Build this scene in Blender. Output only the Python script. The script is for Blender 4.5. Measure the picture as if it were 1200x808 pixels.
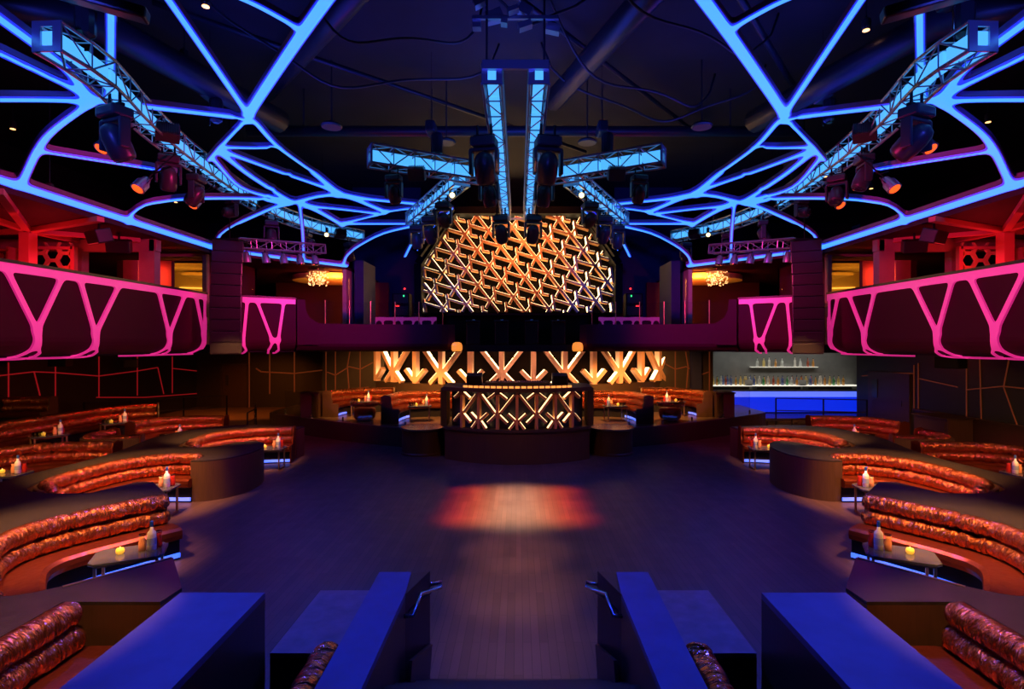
import bpy, bmesh, math, random
import numpy as np
from mathutils import Vector, Matrix
from mathutils.geometry import tessellate_polygon

random.seed(7)
for o in list(bpy.data.objects):
    bpy.data.objects.remove(o)
SC = bpy.context.scene
COL = SC.collection
R = math.radians

# ------------------------------------------------------------------ camera
CX, CZ, F = 0.045, 3.0, 640.0          # camera stands 3 m above the dance floor
PX0, PY0 = 608.0, 404.0
cd = bpy.data.cameras.new('camera')
cam = bpy.data.objects.new('camera', cd)
COL.objects.link(cam)
cam.location = (CX, 0, CZ)
cam.rotation_euler = (R(90), 0, 0)
cd.sensor_width = 36
cd.lens = F / 1200 * 36
cd.shift_x = -(PX0 - 600) / 1200
cd.clip_start = 0.05
SC.camera = cam

# ------------------------------------------------------------------ world / exposure
w = bpy.data.worlds.new('world')
SC.world = w
w.use_nodes = True
w.node_tree.nodes['Background'].inputs[0].default_value = (0.02, 0.03, 0.30, 1)
w.node_tree.nodes['Background'].inputs[1].default_value = 0.02
vs = SC.view_settings
vs.view_transform = 'Standard'
vs.look = 'None'
vs.gamma = 1
vs.use_curve_mapping = False
vs.exposure = 0.0
try:
    SC.cycles.sample_clamp_indirect = 4.0
    SC.cycles.sample_clamp_direct = 30.0
    SC.cycles.max_bounces = 6
    SC.cycles.diffuse_bounces = 3
    SC.cycles.glossy_bounces = 3
    SC.cycles.transmission_bounces = 6
    SC.cycles.transparent_max_bounces = 10
    SC.cycles.use_denoising = True
    SC.cycles.caustics_reflective = False
    SC.cycles.caustics_refractive = False
except Exception:
    pass


def lamp(kind, loc, color, power, size=0.3, target=None, angle=50, blend=0.6, size_y=None):
    l = bpy.data.lights.new(kind.lower() + '_light', kind)
    o = bpy.data.objects.new(kind.lower() + '_light', l)
    COL.objects.link(o)
    o.location = loc
    l.color = color
    l.energy = power
    if kind == 'AREA':
        l.size = size
        if size_y:
            l.shape = 'RECTANGLE'
            l.size_y = size_y
    else:
        l.shadow_soft_size = size
    if kind == 'SPOT':
        l.spot_size = R(angle)
        l.spot_blend = blend
    if target is not None:
        d = Vector(target) - Vector(loc)
        o.rotation_euler = d.to_track_quat('-Z', 'Y').to_euler()
    return o


BLUE = (0.03, 0.06, 1.0)
AMBER = (1.0, 0.38, 0.10)
GOLD = (1.0, 0.5, 0.12)
RED = (1.0, 0.02, 0.03)
MAG = (1.0, 0.03, 0.25)
for s in (-1, 1):
    # blue washes from the trusses
    lamp('SPOT', (s * 5.6, 9.0, 6.2), BLUE, 900, 0.25, (s * 2.0, 8.0, 0), 95)
    lamp('SPOT', (s * 5.6, 14.0, 6.2), BLUE, 420, 0.25, (s * 1.5, 13.0, 0), 95)
    lamp('SPOT', (s * 1.7, 4.6, 6.8), (0.02, 0.05, 1.0), 800, 0.2, (s * 1.9, 3.9, 0.8), 62)
    lamp('SPOT', (s * 2.8, 11.0, 6.2), BLUE, 500, 0.2, (s * 6.0, 19.0, 5.0), 70)
    # magenta wash on the balcony front
    lamp('SPOT', (s * 2.6, 8.5, 5.2), MAG, 650, 0.3, (s * 7.7, 10.0, 3.6), 95)
    lamp('SPOT', (s * 2.2, 11.5, 5.4), MAG, 1000, 0.3, (s * 6.2, 15.2, 3.5), 70)
    # amber down lights on the seating bays, extra spots added for highlights
    for (x, y, z, tx, ty, p, a) in ((4.4, 5.2, 5.6, 5.6, 6.6, 900, 29), (5.6, 5.6, 5.3, 5.7, 7.0, 700, 33), (3.9, 8.2, 5.4, 5.7, 6.6, 500, 26),
                                    (6.0, 8.0, 5.2, 7.0, 9.9, 900, 38), (6.9, 8.9, 5.0, 6.9, 10.4, 600, 38), (4.9, 10.6, 5.2, 7.2, 9.8, 600, 28),
                                    (5.9, 11.4, 5.0, 7.0, 13.4, 900, 38), (5.0, 13.4, 5.2, 7.1, 13.2, 600, 28),
                                    (9.4, 9.6, 2.7, 10.2, 12.0, 100, 90), (10.2, 8.6, 2.7, 10.9, 11.0, 60, 80), (9.2, 14.3, 2.7, 9.9, 16.2, 100, 80),
                                    (2.6, 3.0, 5.4, 3.9, 3.9, 420, 34), (3.2, 5.6, 5.6, 3.9, 3.9, 260, 30)):
        lamp('SPOT', (s * x, y, z), AMBER, p * 3.4, 0.045, (s * tx, ty, 0.5), a)
    lamp('SPOT', (s * 5.0, 17.2, 2.72), (1, .36, .07), 1000, 0.05, (s * 5.0, 19.2, 1.0), 100)
    lamp('SPOT', (s * 2.9, 17.0, 2.72), (1, .36, .07), 850, 0.05, (s * 2.9, 18.3, 1.0), 100)
    lamp('AREA', (s * 4.5, 10.0, 6.9), BLUE, 60, 3.0, (s * 4.0, 10.0, 9.0))  # added blue uplight that tints the dark ceiling
    # red rooms on the balcony
    lamp('AREA', (s * 9.0, 9.0, 5.1), RED, 42, 1.2, (s * 9.2, 10.6, 3.0))
    lamp('AREA', (s * 9.3, 10.9, 4.2), (1, .02, .03), 16, 0.7, (s * 8.8, 11.2, 6))
    lamp('AREA', (s * 8.6, 12.9, 4.6), (1, .10, .02), 30, 0.5, (s * 8.5, 14.2, 4.6))
    lamp('AREA', (s * 9.2, 14.6, 4.3), (1, .40, .04), 16, 0.6, (s * 9.9, 16.6, 4.9))
    lamp('AREA', (s * 5.6, 17.0, 4.7), (1, .38, .05), 85, 0.7, (s * 6.0, 19.5, 4.9))
    lamp('AREA', (s * 6.6, 17.8, 3.7), (1, .04, .02), 40, 0.4, (s * 5.3, 18.0, 4.0))
    # red glow on the walls under the balcony
    lamp('AREA', (s * 11.0, 17.5, 2.6), (1, .05, .03), 26 if s < 0 else 7, 0.8, (s * 14, 17.5, 0.8))
lamp('SPOT', (-12.0, 21.8, 2.7), (1, .22, .02), 220, 0.1, (-12.0, 23.8, 0), 110)
lamp('SPOT', (8.5, 21.0, 2.7), (1, .30, .04), 60, 0.1, (8.6, 20.6, 0), 100)
lamp('AREA', (0, 10.5, 7.0), BLUE, 60, 2.5, (0, 10.5, 9.0))  # added middle uplight, same blue tint for the ceiling
# added golden lamps that brighten the bar fronts of both walls and booth
lamp('SPOT', (0, 13.0, 8.2), (1, .22, .05), 1200, 0.5, (0, 20.5, 6.8), 44, .5)
lamp('AREA', (0, 16.6, 2.7), (1, .42, .22), 105, 4.0, (0, 19.8, 2.1), size_y=.3)
lamp('SPOT', (0, 8.2, 6.1), (1, .30, .08), 480, 0.3, (0, 13.8, 1.3), 40)
# pattern of warm light on the dance floor
for ty in (9.5, 10.3, 11.1):
    lamp('SPOT', (0.0, 11.6, 6.3), (1, .64, .38), 8500, 0.3, (0.0, ty, 0), 14, 1.0)
    for s in (-1, 1):
        lamp('SPOT', (s * .3, 11.6, 6.3), (1, .27, .02), 6500, 0.3, (s * .55, ty, 0), 12, 1.0)
        lamp('SPOT', (s * .3, 11.6, 6.3), (1, .02, .01), 8500, 0.3, (s * .92, ty, 0), 9, 1.0)
for ty, pw in ((8.0, 1700), (6.8, 1300), (5.6, 600)):  # added spots in place of the golden wall's streak of reflection
    lamp('SPOT', (0.0, 9.4, 6.3), (1, .40, .26), pw, 0.1, (0.0, ty, 0), 17, 1.0)
for s in (-1, 1):
    # added blue spots that brighten the truss ends and crossbar
    lamp('SPOT', (s * 5.0, 3.6, 5.9), (.05, .07, 1), 600, .2, (s * 5.6, 7.0, 6.7), 40)
lamp('SPOT', (0, 4.6, 5.6), (.05, .07, 1), 300, .2, (0, 7.6, 6.7), 40)
# back bar
lamp('AREA', (12.0, 24.4, 2.75), (1, .97, .9), 36, 6.0, (12.0, 25.4, 1.6), size_y=.3)

# ------------------------------------------------------------------ helpers


def ray(px, py):
    return (px - PX0) / F, (PY0 - py) / F


def at_z(px, py, z):
    u, v = ray(px, py)
    y = (z - CZ) / v
    return Vector((CX + u * y, y, z))


def at_y(px, py, y):
    u, v = ray(px, py)
    return Vector((CX + u * y, y, CZ + v * y))


def at_x(px, py, x):
    u, v = ray(px, py)
    y = (x - CX) / u
    return Vector((x, y, CZ + v * y))


def mat(name, color, rough=.5, metal=0., emit=None, estr=0., bump=0., bscale=20., noise=0., nscale=6., trans=0., ior=1.45,
        stretch=None, spec=.5, aniso=0.):
    m = bpy.data.materials.new(name)
    m.use_nodes = True
    nt = m.node_tree
    b = nt.nodes['Principled BSDF']
    b.inputs['Base Color'].default_value = (*color, 1)
    b.inputs['Roughness'].default_value = rough
    b.inputs['Metallic'].default_value = metal
    b.inputs['Specular IOR Level'].default_value = spec
    b.inputs['IOR'].default_value = ior
    if trans:
        b.inputs['Transmission Weight'].default_value = trans
    if emit:
        b.inputs['Emission Color'].default_value = (*emit, 1)
        b.inputs['Emission Strength'].default_value = estr
    tc = nt.nodes.new('ShaderNodeTexCoord')
    src = tc.outputs['Object']
    if stretch:
        mp = nt.nodes.new('ShaderNodeMapping')
        mp.inputs['Scale'].default_value = stretch
        nt.links.new(src, mp.inputs['Vector'])
        src = mp.outputs['Vector']
    n = nt.nodes.new('ShaderNodeTexNoise')
    n.inputs['Scale'].default_value = nscale
    n.inputs['Detail'].default_value = 4
    nt.links.new(src, n.inputs['Vector'])
    mx = nt.nodes.new('ShaderNodeMix')
    mx.data_type = 'RGBA'
    mx.inputs[6].default_value = tuple(c * (1 - noise) for c in color) + (1,)
    mx.inputs[7].default_value = tuple(min(1, c * (1 + noise)) for c in color) + (1,)
    nt.links.new(n.outputs['Fac'], mx.inputs[0])
    nt.links.new(mx.outputs[2], b.inputs['Base Color'])
    if bump:
        n2 = nt.nodes.new('ShaderNodeTexNoise')
        n2.inputs['Scale'].default_value = bscale
        n2.inputs['Detail'].default_value = 3
        nt.links.new(src, n2.inputs['Vector'])
        bp = nt.nodes.new('ShaderNodeBump')
        bp.inputs['Strength'].default_value = bump
        bp.inputs['Distance'].default_value = .02
        nt.links.new(n2.outputs['Fac'], bp.inputs['Height'])
        nt.links.new(bp.outputs['Normal'], b.inputs['Normal'])
    return m


def vinyl(name, dark, light, rough, metal, strength, scale=(16, 5, 1)):
    """crinkled metallic vinyl: creases run across the roll (flow = distance along it, distance around it)"""
    m = mat(name, dark, rough, metal)
    nt = m.node_tree
    b = nt.nodes['Principled BSDF']
    at = nt.nodes.new('ShaderNodeAttribute')
    at.attribute_name = 'flow'
    mp = nt.nodes.new('ShaderNodeMapping')
    mp.inputs['Scale'].default_value = scale
    nt.links.new(at.outputs['Vector'], mp.inputs['Vector'])
    n = nt.nodes.new('ShaderNodeTexNoise')
    n.inputs['Scale'].default_value = 1.0
    n.inputs['Detail'].default_value = 3
    n.inputs['Distortion'].default_value = 1.2
    nt.links.new(mp.outputs['Vector'], n.inputs['Vector'])
    bp = nt.nodes.new('ShaderNodeBump')
    bp.inputs['Strength'].default_value = strength
    bp.inputs['Distance'].default_value = .09
    nt.links.new(n.outputs['Fac'], bp.inputs['Height'])
    nt.links.new(bp.outputs['Normal'], b.inputs['Normal'])
    nt.links.new(bp.outputs['Normal'], b.inputs['Coat Normal'])
    b.inputs['Coat Weight'].default_value = .6
    b.inputs['Coat Roughness'].default_value = .16
    b.inputs['Coat IOR'].default_value = 1.8
    for nd in nt.nodes:
        if nd.type == 'MIX':
            nd.inputs[6].default_value = (*dark, 1)
            nd.inputs[7].default_value = (*light, 1)
    return m


def plank_floor():
    m = bpy.data.materials.new('plank_floor')
    m.use_nodes = True
    nt = m.node_tree
    b = nt.nodes['Principled BSDF']
    tc = nt.nodes.new('ShaderNodeTexCoord')
    mp = nt.nodes.new('ShaderNodeMapping')
    mp.inputs['Rotation'].default_value = (0, 0, R(90))
    nt.links.new(tc.outputs['Object'], mp.inputs['Vector'])
    br = nt.nodes.new('ShaderNodeTexBrick')
    br.inputs['Scale'].default_value = 1.0
    br.inputs['Brick Width'].default_value = 1.1
    br.inputs['Row Height'].default_value = .085
    br.inputs['Mortar Size'].default_value = .003
    br.inputs['Color1'].default_value = (.075, .045, .04, 1)
    br.inputs['Color2'].default_value = (.045, .028, .026, 1)
    br.inputs['Mortar'].default_value = (.012, .008, .008, 1)
    nt.links.new(mp.outputs['Vector'], br.inputs['Vector'])
    nt.links.new(br.outputs['Color'], b.inputs['Base Color'])
    n = nt.nodes.new('ShaderNodeTexNoise')
    n.inputs['Scale'].default_value = 3
    nt.links.new(tc.outputs['Object'], n.inputs['Vector'])
    mr = nt.nodes.new('ShaderNodeMapRange')
    mr.inputs[3].default_value = .36
    mr.inputs[4].default_value = .52
    nt.links.new(n.outputs['Fac'], mr.inputs[0])
    nt.links.new(mr.outputs[0], b.inputs['Roughness'])
    bp = nt.nodes.new('ShaderNodeBump')
    bp.inputs['Strength'].default_value = .15
    bp.inputs['Distance'].default_value = .004
    nt.links.new(br.outputs['Fac'], bp.inputs['Height'])
    nt.links.new(bp.outputs['Normal'], b.inputs['Normal'])
    return m


M = dict(
    floor=plank_floor(),
    stone=mat('dark_stone_top', (.026, .024, .027), .24, noise=.55, nscale=9, bump=.05),
    table_stone=mat('veined_grey_table_stone', (.05, .06, .085), .18, noise=.6, nscale=12), blue_top=mat('painted_counter_top', (.08, .09, .22), .5, noise=.3, nscale=4), scuffed=mat('scuffed_platform_top', (.17, .13, .17), .45, noise=.5, nscale=7),
    wood=mat('dark_walnut', (.045, .028, .02), .42, noise=.4, nscale=5, stretch=(12, 12, .6)),
    wood_warm=mat('brown_veneer', (.055, .030, .018), .45, noise=.35, nscale=5, stretch=(10, 10, .6)),
    black=mat('matte_black', (.006, .006, .008), .7, spec=.2),
    black_gloss=mat('black_plastic', (.02, .02, .022), .3),
    ceiling=mat('dark_ceiling_paint', (.02, .02, .03), .8, noise=.4, nscale=1.5),
    pipe=mat('dark_duct_metal', (.05, .05, .07), .4, .6),
    wall=mat('dark_wall_panel', (.03, .022, .02), .45, noise=.2),
    wall_blue=mat('navy_wall_paint', (.008, .012, .07), .6, noise=.15),
    wall_red=mat('pale_wall_paint', (.35, .25, .22), .5, noise=.15),
    wall_green=mat('dark_green_panel', (.022, .03, .022), .5, noise=.2),
    facade=mat('maroon_balcony_panel', (.05, .005, .022), .6, noise=.1, spec=.15),
    lattice_pink=mat('pink_lattice_painted_glow', (.7, .5, .6), .4, emit=(.85, .02, .26), estr=.62, noise=.05),  # emission stands in for the pink LED wash on the lattice
    rib_core=mat('blue_light_channel', (.1, .2, .4), .4, emit=(.07, .39, 1.0), estr=1.2),
    rib_edge=mat('blue_light_rim', (.3, .3, .6), .4, emit=(.008, .025, 1.0), estr=1.0),
    rib_side=mat('purple_rib_frame', (.16, .10, .25), .4),
    led_blue=mat('blue_led_strip', (.2, .3, .9), .4, emit=(.03, .14, 1.0), estr=1.6),
    led_red=mat('red_led_line', (.12, .01, .02), .4, emit=(1.0, .02, .03), estr=.20),
    led_amber=mat('amber_led_line', (.12, .04, .02), .4, emit=(1.0, .18, .05), estr=.06),
    led_gold=mat('golden_light_tube', (.9, .7, .4), .4, emit=(1.0, .70, .32), estr=4.2),
    copper_bar=mat('copper_lattice_bar', (.75, .36, .16), .35, .35, noise=.12),
    pale_bar=mat('pale_peach_lattice_bar', (.85, .52, .38), .5, noise=.1),
    truss=mat('brushed_truss_metal', (.35, .36, .42), .35, .8),
    truss_led=mat('truss_light_panel', (.1, .2, .4), .4, emit=(.07, .40, 1.0), estr=1.25, noise=.2, nscale=4),
    sofa=vinyl('copper_metallic_vinyl', (.40, .07, .025), (.95, .34, .12), .23, .95, 1.0, (14, 3, 1)),
    seat=mat('copper_metallic_seat_vinyl', (.22, .05, .022), .33, .88, bump=.6, bscale=6, noise=.15),
    steel=mat('polished_steel', (.6, .6, .62), .22, 1.),
    brass=mat('dull_brass', (.55, .40, .22), .35, .9),
    red_paint=mat('red_lit_paint', (.6, .2, .18), .4),
    head=mat('charcoal_fixture_body', (.035, .033, .04), .35),
    lens=mat('dark_glass_lens', (.02, .02, .03), .08, spec=.8),
    lens_amber=mat('glowing_amber_lens', (.5, .1, .02), .3, emit=(1.0, .10, .01), estr=1.6),
    lens_yellow=mat('glowing_yellow_lens', (.9, .8, .4), .3, emit=(1.0, .75, .25), estr=5.0),
    glass=mat('clear_glass', (.9, .92, .95), .03, trans=1.),
    frosted=mat('frosted_bottle_glass', (.85, .9, .95), .3),
    cap_blue=mat('blue_bottle_cap', (.02, .12, .5), .35),
    red_glass=mat('red_juice_glass', (.8, .05, .03), .1, trans=.5),
    peach=mat('peach_juice', (.85, .4, .25), .2),
    candle=mat('lit_amber_candle_glass', (.9, .6, .1), .3, emit=(1, .45, .03), estr=.8),
    white=mat('white_card', (.8, .8, .75), .5),
    concrete=mat('grey_concrete_tile', (.17, .17, .16), .7, noise=.25, nscale=3, bump=.1),
    bar_blue=mat('blue_lit_bar_front', (.02, .03, .3), .4, emit=(.003, .03, 1.0), estr=.75),
    bar_lite=mat('pale_blue_light_band', (.4, .5, .9), .4, emit=(.10, .18, 1.0), estr=1.1),
    shelf_lite=mat('backlit_shelf', (.9, .9, .8), .4, emit=(1, .95, .8), estr=.9),
    gold_wall=mat('gold_wall_plaster', (.7, .5, .2), .4, noise=.1),
    crystal=mat('glowing_crystal', (1, .7, .4), .3, emit=(1, .45, .15), estr=3.5),
    carpet=mat('brown_carpet', (.16, .09, .06), .9, noise=.3, nscale=40),
    tile=mat('glossy_dark_terrace', (.07, .06, .06), .25, noise=.3),
    exit_green=mat('green_indicator', (.1, .8, .3), .4, emit=(.05, 1, .25), estr=1.5),
    cable=mat('cable_rubber', (.04, .04, .05), .5),
)


class MB:
    def __init__(self):
        self.v = []
        self.f = []

    def add(self, vs, fs):
        o = len(self.v)
        self.v += [tuple(p) for p in vs]
        self.f += [tuple(i + o for i in f) for f in fs]
        return self

    def box(self, c, size, rot=None):
        hx, hy, hz = size[0] / 2, size[1] / 2, size[2] / 2
        P = [Vector((x, y, z)) for x in (-hx, hx) for y in (-hy, hy) for z in (-hz, hz)]
        if rot is not None:
            if isinstance(rot, (int, float)):
                rot = Matrix.Rotation(rot, 3, 'Z')
            P = [rot @ p for p in P]
        c = Vector(c)
        return self.add([p + c for p in P], [(0, 1, 3, 2), (4, 6, 7, 5), (0, 4, 5, 1), (2, 3, 7, 6), (0, 2, 6, 4), (1, 5, 7, 3)])

    def bar(self, a, b, wd, dp, up=(0, 0, 1)):
        """box between two points; wd across (perpendicular to up), dp along up"""
        a, b = Vector(a), Vector(b)
        d = b - a
        if d.length < 1e-5:
            return self
        d.normalize()
        up = Vector(up)
        sd = d.cross(up)
        if sd.length < 1e-4:
            sd = d.cross(Vector((1, 0, 0)))
        sd.normalize()
        u = sd.cross(d).normalized()
        P = []
        for p in (a, b):
            for q, r_ in ((-1, -1), (1, -1), (1, 1), (-1, 1)):
                P.append(p + sd * q * wd / 2 + u * r_ * dp / 2)
        return self.add(P, [(0, 1, 2, 3), (7, 6, 5, 4), (0, 4, 5, 1), (1, 5, 6, 2), (2, 6, 7, 3), (3, 7, 4, 0)])

    def tube(self, pts, r, n=8, caps=True):
        pts = [Vector(p) for p in pts]
        rs = r if isinstance(r, (list, tuple)) else [r] * len(pts)
        V, Fc = [], []
        prev = None
        for i, p in enumerate(pts):
            t = (pts[min(i + 1, len(pts) - 1)] - pts[max(i - 1, 0)])
            t = t.normalized() if t.length > 1e-6 else Vector((0, 0, 1))
            if prev is None:
                a = Vector((0, 0, 1)) if abs(t.z) < .9 else Vector((1, 0, 0))
                x = t.cross(a).normalized()
            else:
                x = (prev - t * prev.dot(t))
                x = x.normalized() if x.length > 1e-6 else prev
            prev = x
            y = t.cross(x)
            for k in range(n):
                a = 2 * math.pi * k / n
                V.append(p + (x * math.cos(a) + y * math.sin(a)) * rs[i])
        for i in range(len(pts) - 1):
            for k in range(n):
                k2 = (k + 1) % n
                Fc.append((i * n + k, i * n + k2, (i + 1) * n + k2, (i + 1) * n + k))
        if caps:
            Fc.append(tuple(range(n - 1, -1, -1)))
            Fc.append(tuple((len(pts) - 1) * n + k for k in range(n)))
        return self.add(V, Fc)

    def lathe(self, prof, c=(0, 0, 0), n=16, rot=None):
        V, Fc = [], []
        c = Vector(c)
        for (r, z) in prof:
            for k in range(n):
                a = 2 * math.pi * k / n
                p = Vector((r * math.cos(a), r * math.sin(a), z))
                if rot is not None:
                    p = rot @ p
                V.append(p + c)
        for i in range(len(prof) - 1):
            for k in range(n):
                k2 = (k + 1) % n
                Fc.append((i * n + k, i * n + k2, (i + 1) * n + k2, (i + 1) * n + k))
        Fc.append(tuple(range(n - 1, -1, -1)))
        Fc.append(tuple((len(prof) - 1) * n + k for k in range(n)))
        return self.add(V, Fc)

    def prism(self, poly, z0, z1, sides=True, top=True, bottom=True):
        n = len(poly)
        V = [(p[0], p[1], z0) for p in poly] + [(p[0], p[1], z1) for p in poly]
        T = tessellate_polygon([[Vector((p[0], p[1], 0)) for p in poly]])
        Fc = []
        if bottom:
            Fc += [tuple(t) for t in T]
        if top:
            Fc += [tuple(i + n for i in t) for t in T]
        if sides:
            Fc += [(i, (i + 1) % n, (i + 1) % n + n, i + n) for i in range(n)]
        return self.add(V, Fc)

    def sweep(self, path, prof, side=1, closed=True, z0=0.):
        """profile points (offset sideways from path, height) swept along a plan path, ends capped"""
        N = normals(path)
        V, Fc = [], []
        m = len(prof)
        for (p, n) in zip(path, N):
            for (o, z) in prof:
                V.append((p[0] + n[0] * o * side, p[1] + n[1] * o * side, z0 + z))
        for i in range(len(path) - 1):
            for k in range(m if closed else m - 1):
                k2 = (k + 1) % m
                Fc.append((i * m + k, i * m + k2, (i + 1) * m + k2, (i + 1) * m + k))
        if closed:
            Fc.append(tuple(range(m - 1, -1, -1)))
            Fc.append(tuple((len(path) - 1) * m + k for k in range(m)))
        return self.add(V, Fc)

    def build(self, name, m, parent=None, smooth=False, bevel=0., loc=None):
        me = bpy.data.meshes.new(name)
        off = Vector(loc) if loc is not None else Vector((0, 0, 0))
        me.from_pydata([tuple(Vector(p) - off) for p in self.v], [], self.f)
        bm = bmesh.new()
        bm.from_mesh(me)
        bmesh.ops.recalc_face_normals(bm, faces=bm.faces)
        bm.to_mesh(me)
        bm.free()
        if getattr(self, 'flow', None):
            me.attributes.new('flow', 'FLOAT_VECTOR', 'POINT').data.foreach_set('vector', self.flow)
        if smooth:
            me.polygons.foreach_set('use_smooth', [True] * len(me.polygons))
        me.materials.append(m)
        o = bpy.data.objects.new(name, me)
        COL.objects.link(o)
        if bevel:
            b = o.modifiers.new('bevel', 'BEVEL')
            b.width = bevel
            b.segments = 2
            b.limit_method = 'ANGLE'
        if loc is not None:
            o.location = loc
        if parent is not None:
            o.parent = parent
            if loc is None:
                o.matrix_parent_inverse = Matrix.LocRotScale(parent.location, parent.rotation_euler, None).inverted()
        return o


def normals(path):
    N = []
    for i in range(len(path)):
        a = path[max(i - 1, 0)]
        b = path[min(i + 1, len(path) - 1)]
        d = Vector((b[0] - a[0], b[1] - a[1]))
        d = d.normalized() if d.length > 1e-9 else Vector((1, 0))
        N.append((-d.y, d.x))
    return N


def catmull(P, step=.06):
    P = [Vector((p[0], p[1])) for p in P]
    Q = [2 * P[0] - P[1]] + P + [2 * P[-1] - P[-2]]
    out = []
    for i in range(1, len(Q) - 2):
        n = max(2, int((Q[i + 1] - Q[i]).length / step))
        for k in range(n):
            t = k / n
            a, b, c, d = Q[i - 1], Q[i], Q[i + 1], Q[i + 2]
            out.append(.5 * (2 * b + (c - a) * t + (2 * a - 5 * b + 4 * c - d) * t * t + (3 * b - a - 3 * c + d) * t ** 3))
    out.append(P[-1])
    return out


def chaikin(P, it=3):
    P = [tuple(p) for p in P]
    for _ in range(it):
        Q = []
        for i in range(len(P)):
            a, b = P[i], P[(i + 1) % len(P)]
            Q.append((a[0] * .75 + b[0] * .25, a[1] * .75 + b[1] * .25))
            Q.append((a[0] * .25 + b[0] * .75, a[1] * .25 + b[1] * .75))
        P = Q
    out = []
    for p in P:
        if not out or math.dist(p, out[-1]) > .012:
            out.append(p)
    if math.dist(out[0], out[-1]) < .012:
        out.pop()
    return out


def tag(o, label=None, cat=None, group=None, kind=None):
    if label:
        o['label'] = label
    if cat:
        o['category'] = cat
    if group:
        o['group'] = group
    if kind:
        o['kind'] = kind
    return o


def thing(name, loc, label, cat, group=None, rz=0):
    o = bpy.data.objects.new(name, None)
    COL.objects.link(o)
    o.location = loc
    o.rotation_euler = (0, 0, rz)
    return tag(o, label, cat, group)


def struct(o):
    o['kind'] = 'structure'
    return o


def copy_tree(o, parent=None):
    c = o.copy()
    COL.objects.link(c)
    c.parent = parent
    for ch in o.children:
        copy_tree(ch, c)
    return c


def side_word(s, left, right):
    return left if s < 0 else right


# ---- lattices with filleted joints: smooth union of strokes, contoured on a grid
def lattice(segs, bounds, res, k, iso):
    x0, y0, x1, y1 = bounds
    nx, ny = int((x1 - x0) / res) + 1, int((y1 - y0) / res) + 1
    X, Y = np.meshgrid(x0 + np.arange(nx) * res, y0 + np.arange(ny) * res, indexing='ij')
    acc = np.zeros_like(X)
    cur, last = None, None
    for (ax, ay, bx, by, wd) in segs:
        dx, dy = bx - ax, by - ay
        L = dx * dx + dy * dy + 1e-12
        t = np.clip(((X - ax) * dx + (Y - ay) * dy) / L, 0, 1)
        d = np.hypot(X - ax - t * dx, Y - ay - t * dy) - wd / 2
        if last is not None and abs(last[0] - ax) + abs(last[1] - ay) < 1e-6 and last[2] == wd:
            cur = np.minimum(cur, d)
        else:
            if cur is not None:
                acc += np.exp(np.clip(-cur / k, -60, 60))
            cur = d
        last = (bx, by, wd)
    acc += np.exp(np.clip(-cur / k, -60, 60))
    Fv = -k * np.log(acc + 1e-30) - iso
    V, Fc, key = [], [], {}

    def vert(kk, p):
        if kk not in key:
            key[kk] = len(V)
            V.append(p)
        return key[kk]
    ins = Fv < 0
    cell = ins[:-1, :-1] | ins[1:, :-1] | ins[1:, 1:] | ins[:-1, 1:]
    for i, j in np.argwhere(cell):
        c = [(i, j), (i + 1, j), (i + 1, j + 1), (i, j + 1)]
        poly = []
        for q in range(4):
            a, b = c[q], c[(q + 1) % 4]
            fa, fb = Fv[a], Fv[b]
            if fa < 0:
                poly.append(vert(a, (X[a], Y[a])))
            if (fa < 0) != (fb < 0):
                t = fa / (fa - fb)
                kk = (min(a, b), max(a, b))
                poly.append(vert(kk, (X[a] + t * (X[b] - X[a]), Y[a] + t * (Y[b] - Y[a]))))
        if len(poly) >= 3:
            Fc.append(tuple(poly))
    return V, Fc


def lattice_solid(mb, V, Fc, fmap, t):
    """front sheet at fmap(u,v,0), rim to fmap(u,v,t), back sheet"""
    n = len(V)
    P = [fmap(u, v, 0) for u, v in V] + [fmap(u, v, t) for u, v in V]
    edges = {}
    for f in Fc:
        for a, b in zip(f, f[1:] + f[:1]):
            e = (min(a, b), max(a, b))
            edges[e] = edges.get(e, 0) + 1
    fs = list(Fc) + [tuple(i + n for i in reversed(f)) for f in Fc]
    fs += [(a, b, b + n, a + n) for (a, b), c in edges.items() if c == 1]
    mb.add(P, fs)
    return mb


def poly_segs(pts, wd):
    return [(*pts[i], *pts[i + 1], wd) for i in range(len(pts) - 1)]


# ================================================================== STRUCTURE
struct(MB().box((0, 13, -.1), (34, 34, .2)).build('floor', M['floor']))
struct(MB().box((0, 13, 9.1), (34, 34, .2)).build('ceiling', M['ceiling']))
# entrance stairs come down to the floor between the parapets
st = MB()
for k in range(4):
    st.box((0, 4.62 - .3 * k - .15, .085 + .17 * k), (1.73, .3, .17 + 0.001))
    st.box((0, 4.62 - .3 * k - .15, .0425 + .085 * k), (1.72, .29, .17 * k + .08))
struct(st.build('trim_stairs', M['wood']))

struct(MB().prism([(-15.3, 20.0), (-9.2, 20.0), (-9.2, 26.0), (-15.3, 26.0)], 0, .012).build('floor_carpet_left', M['carpet']))
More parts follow.
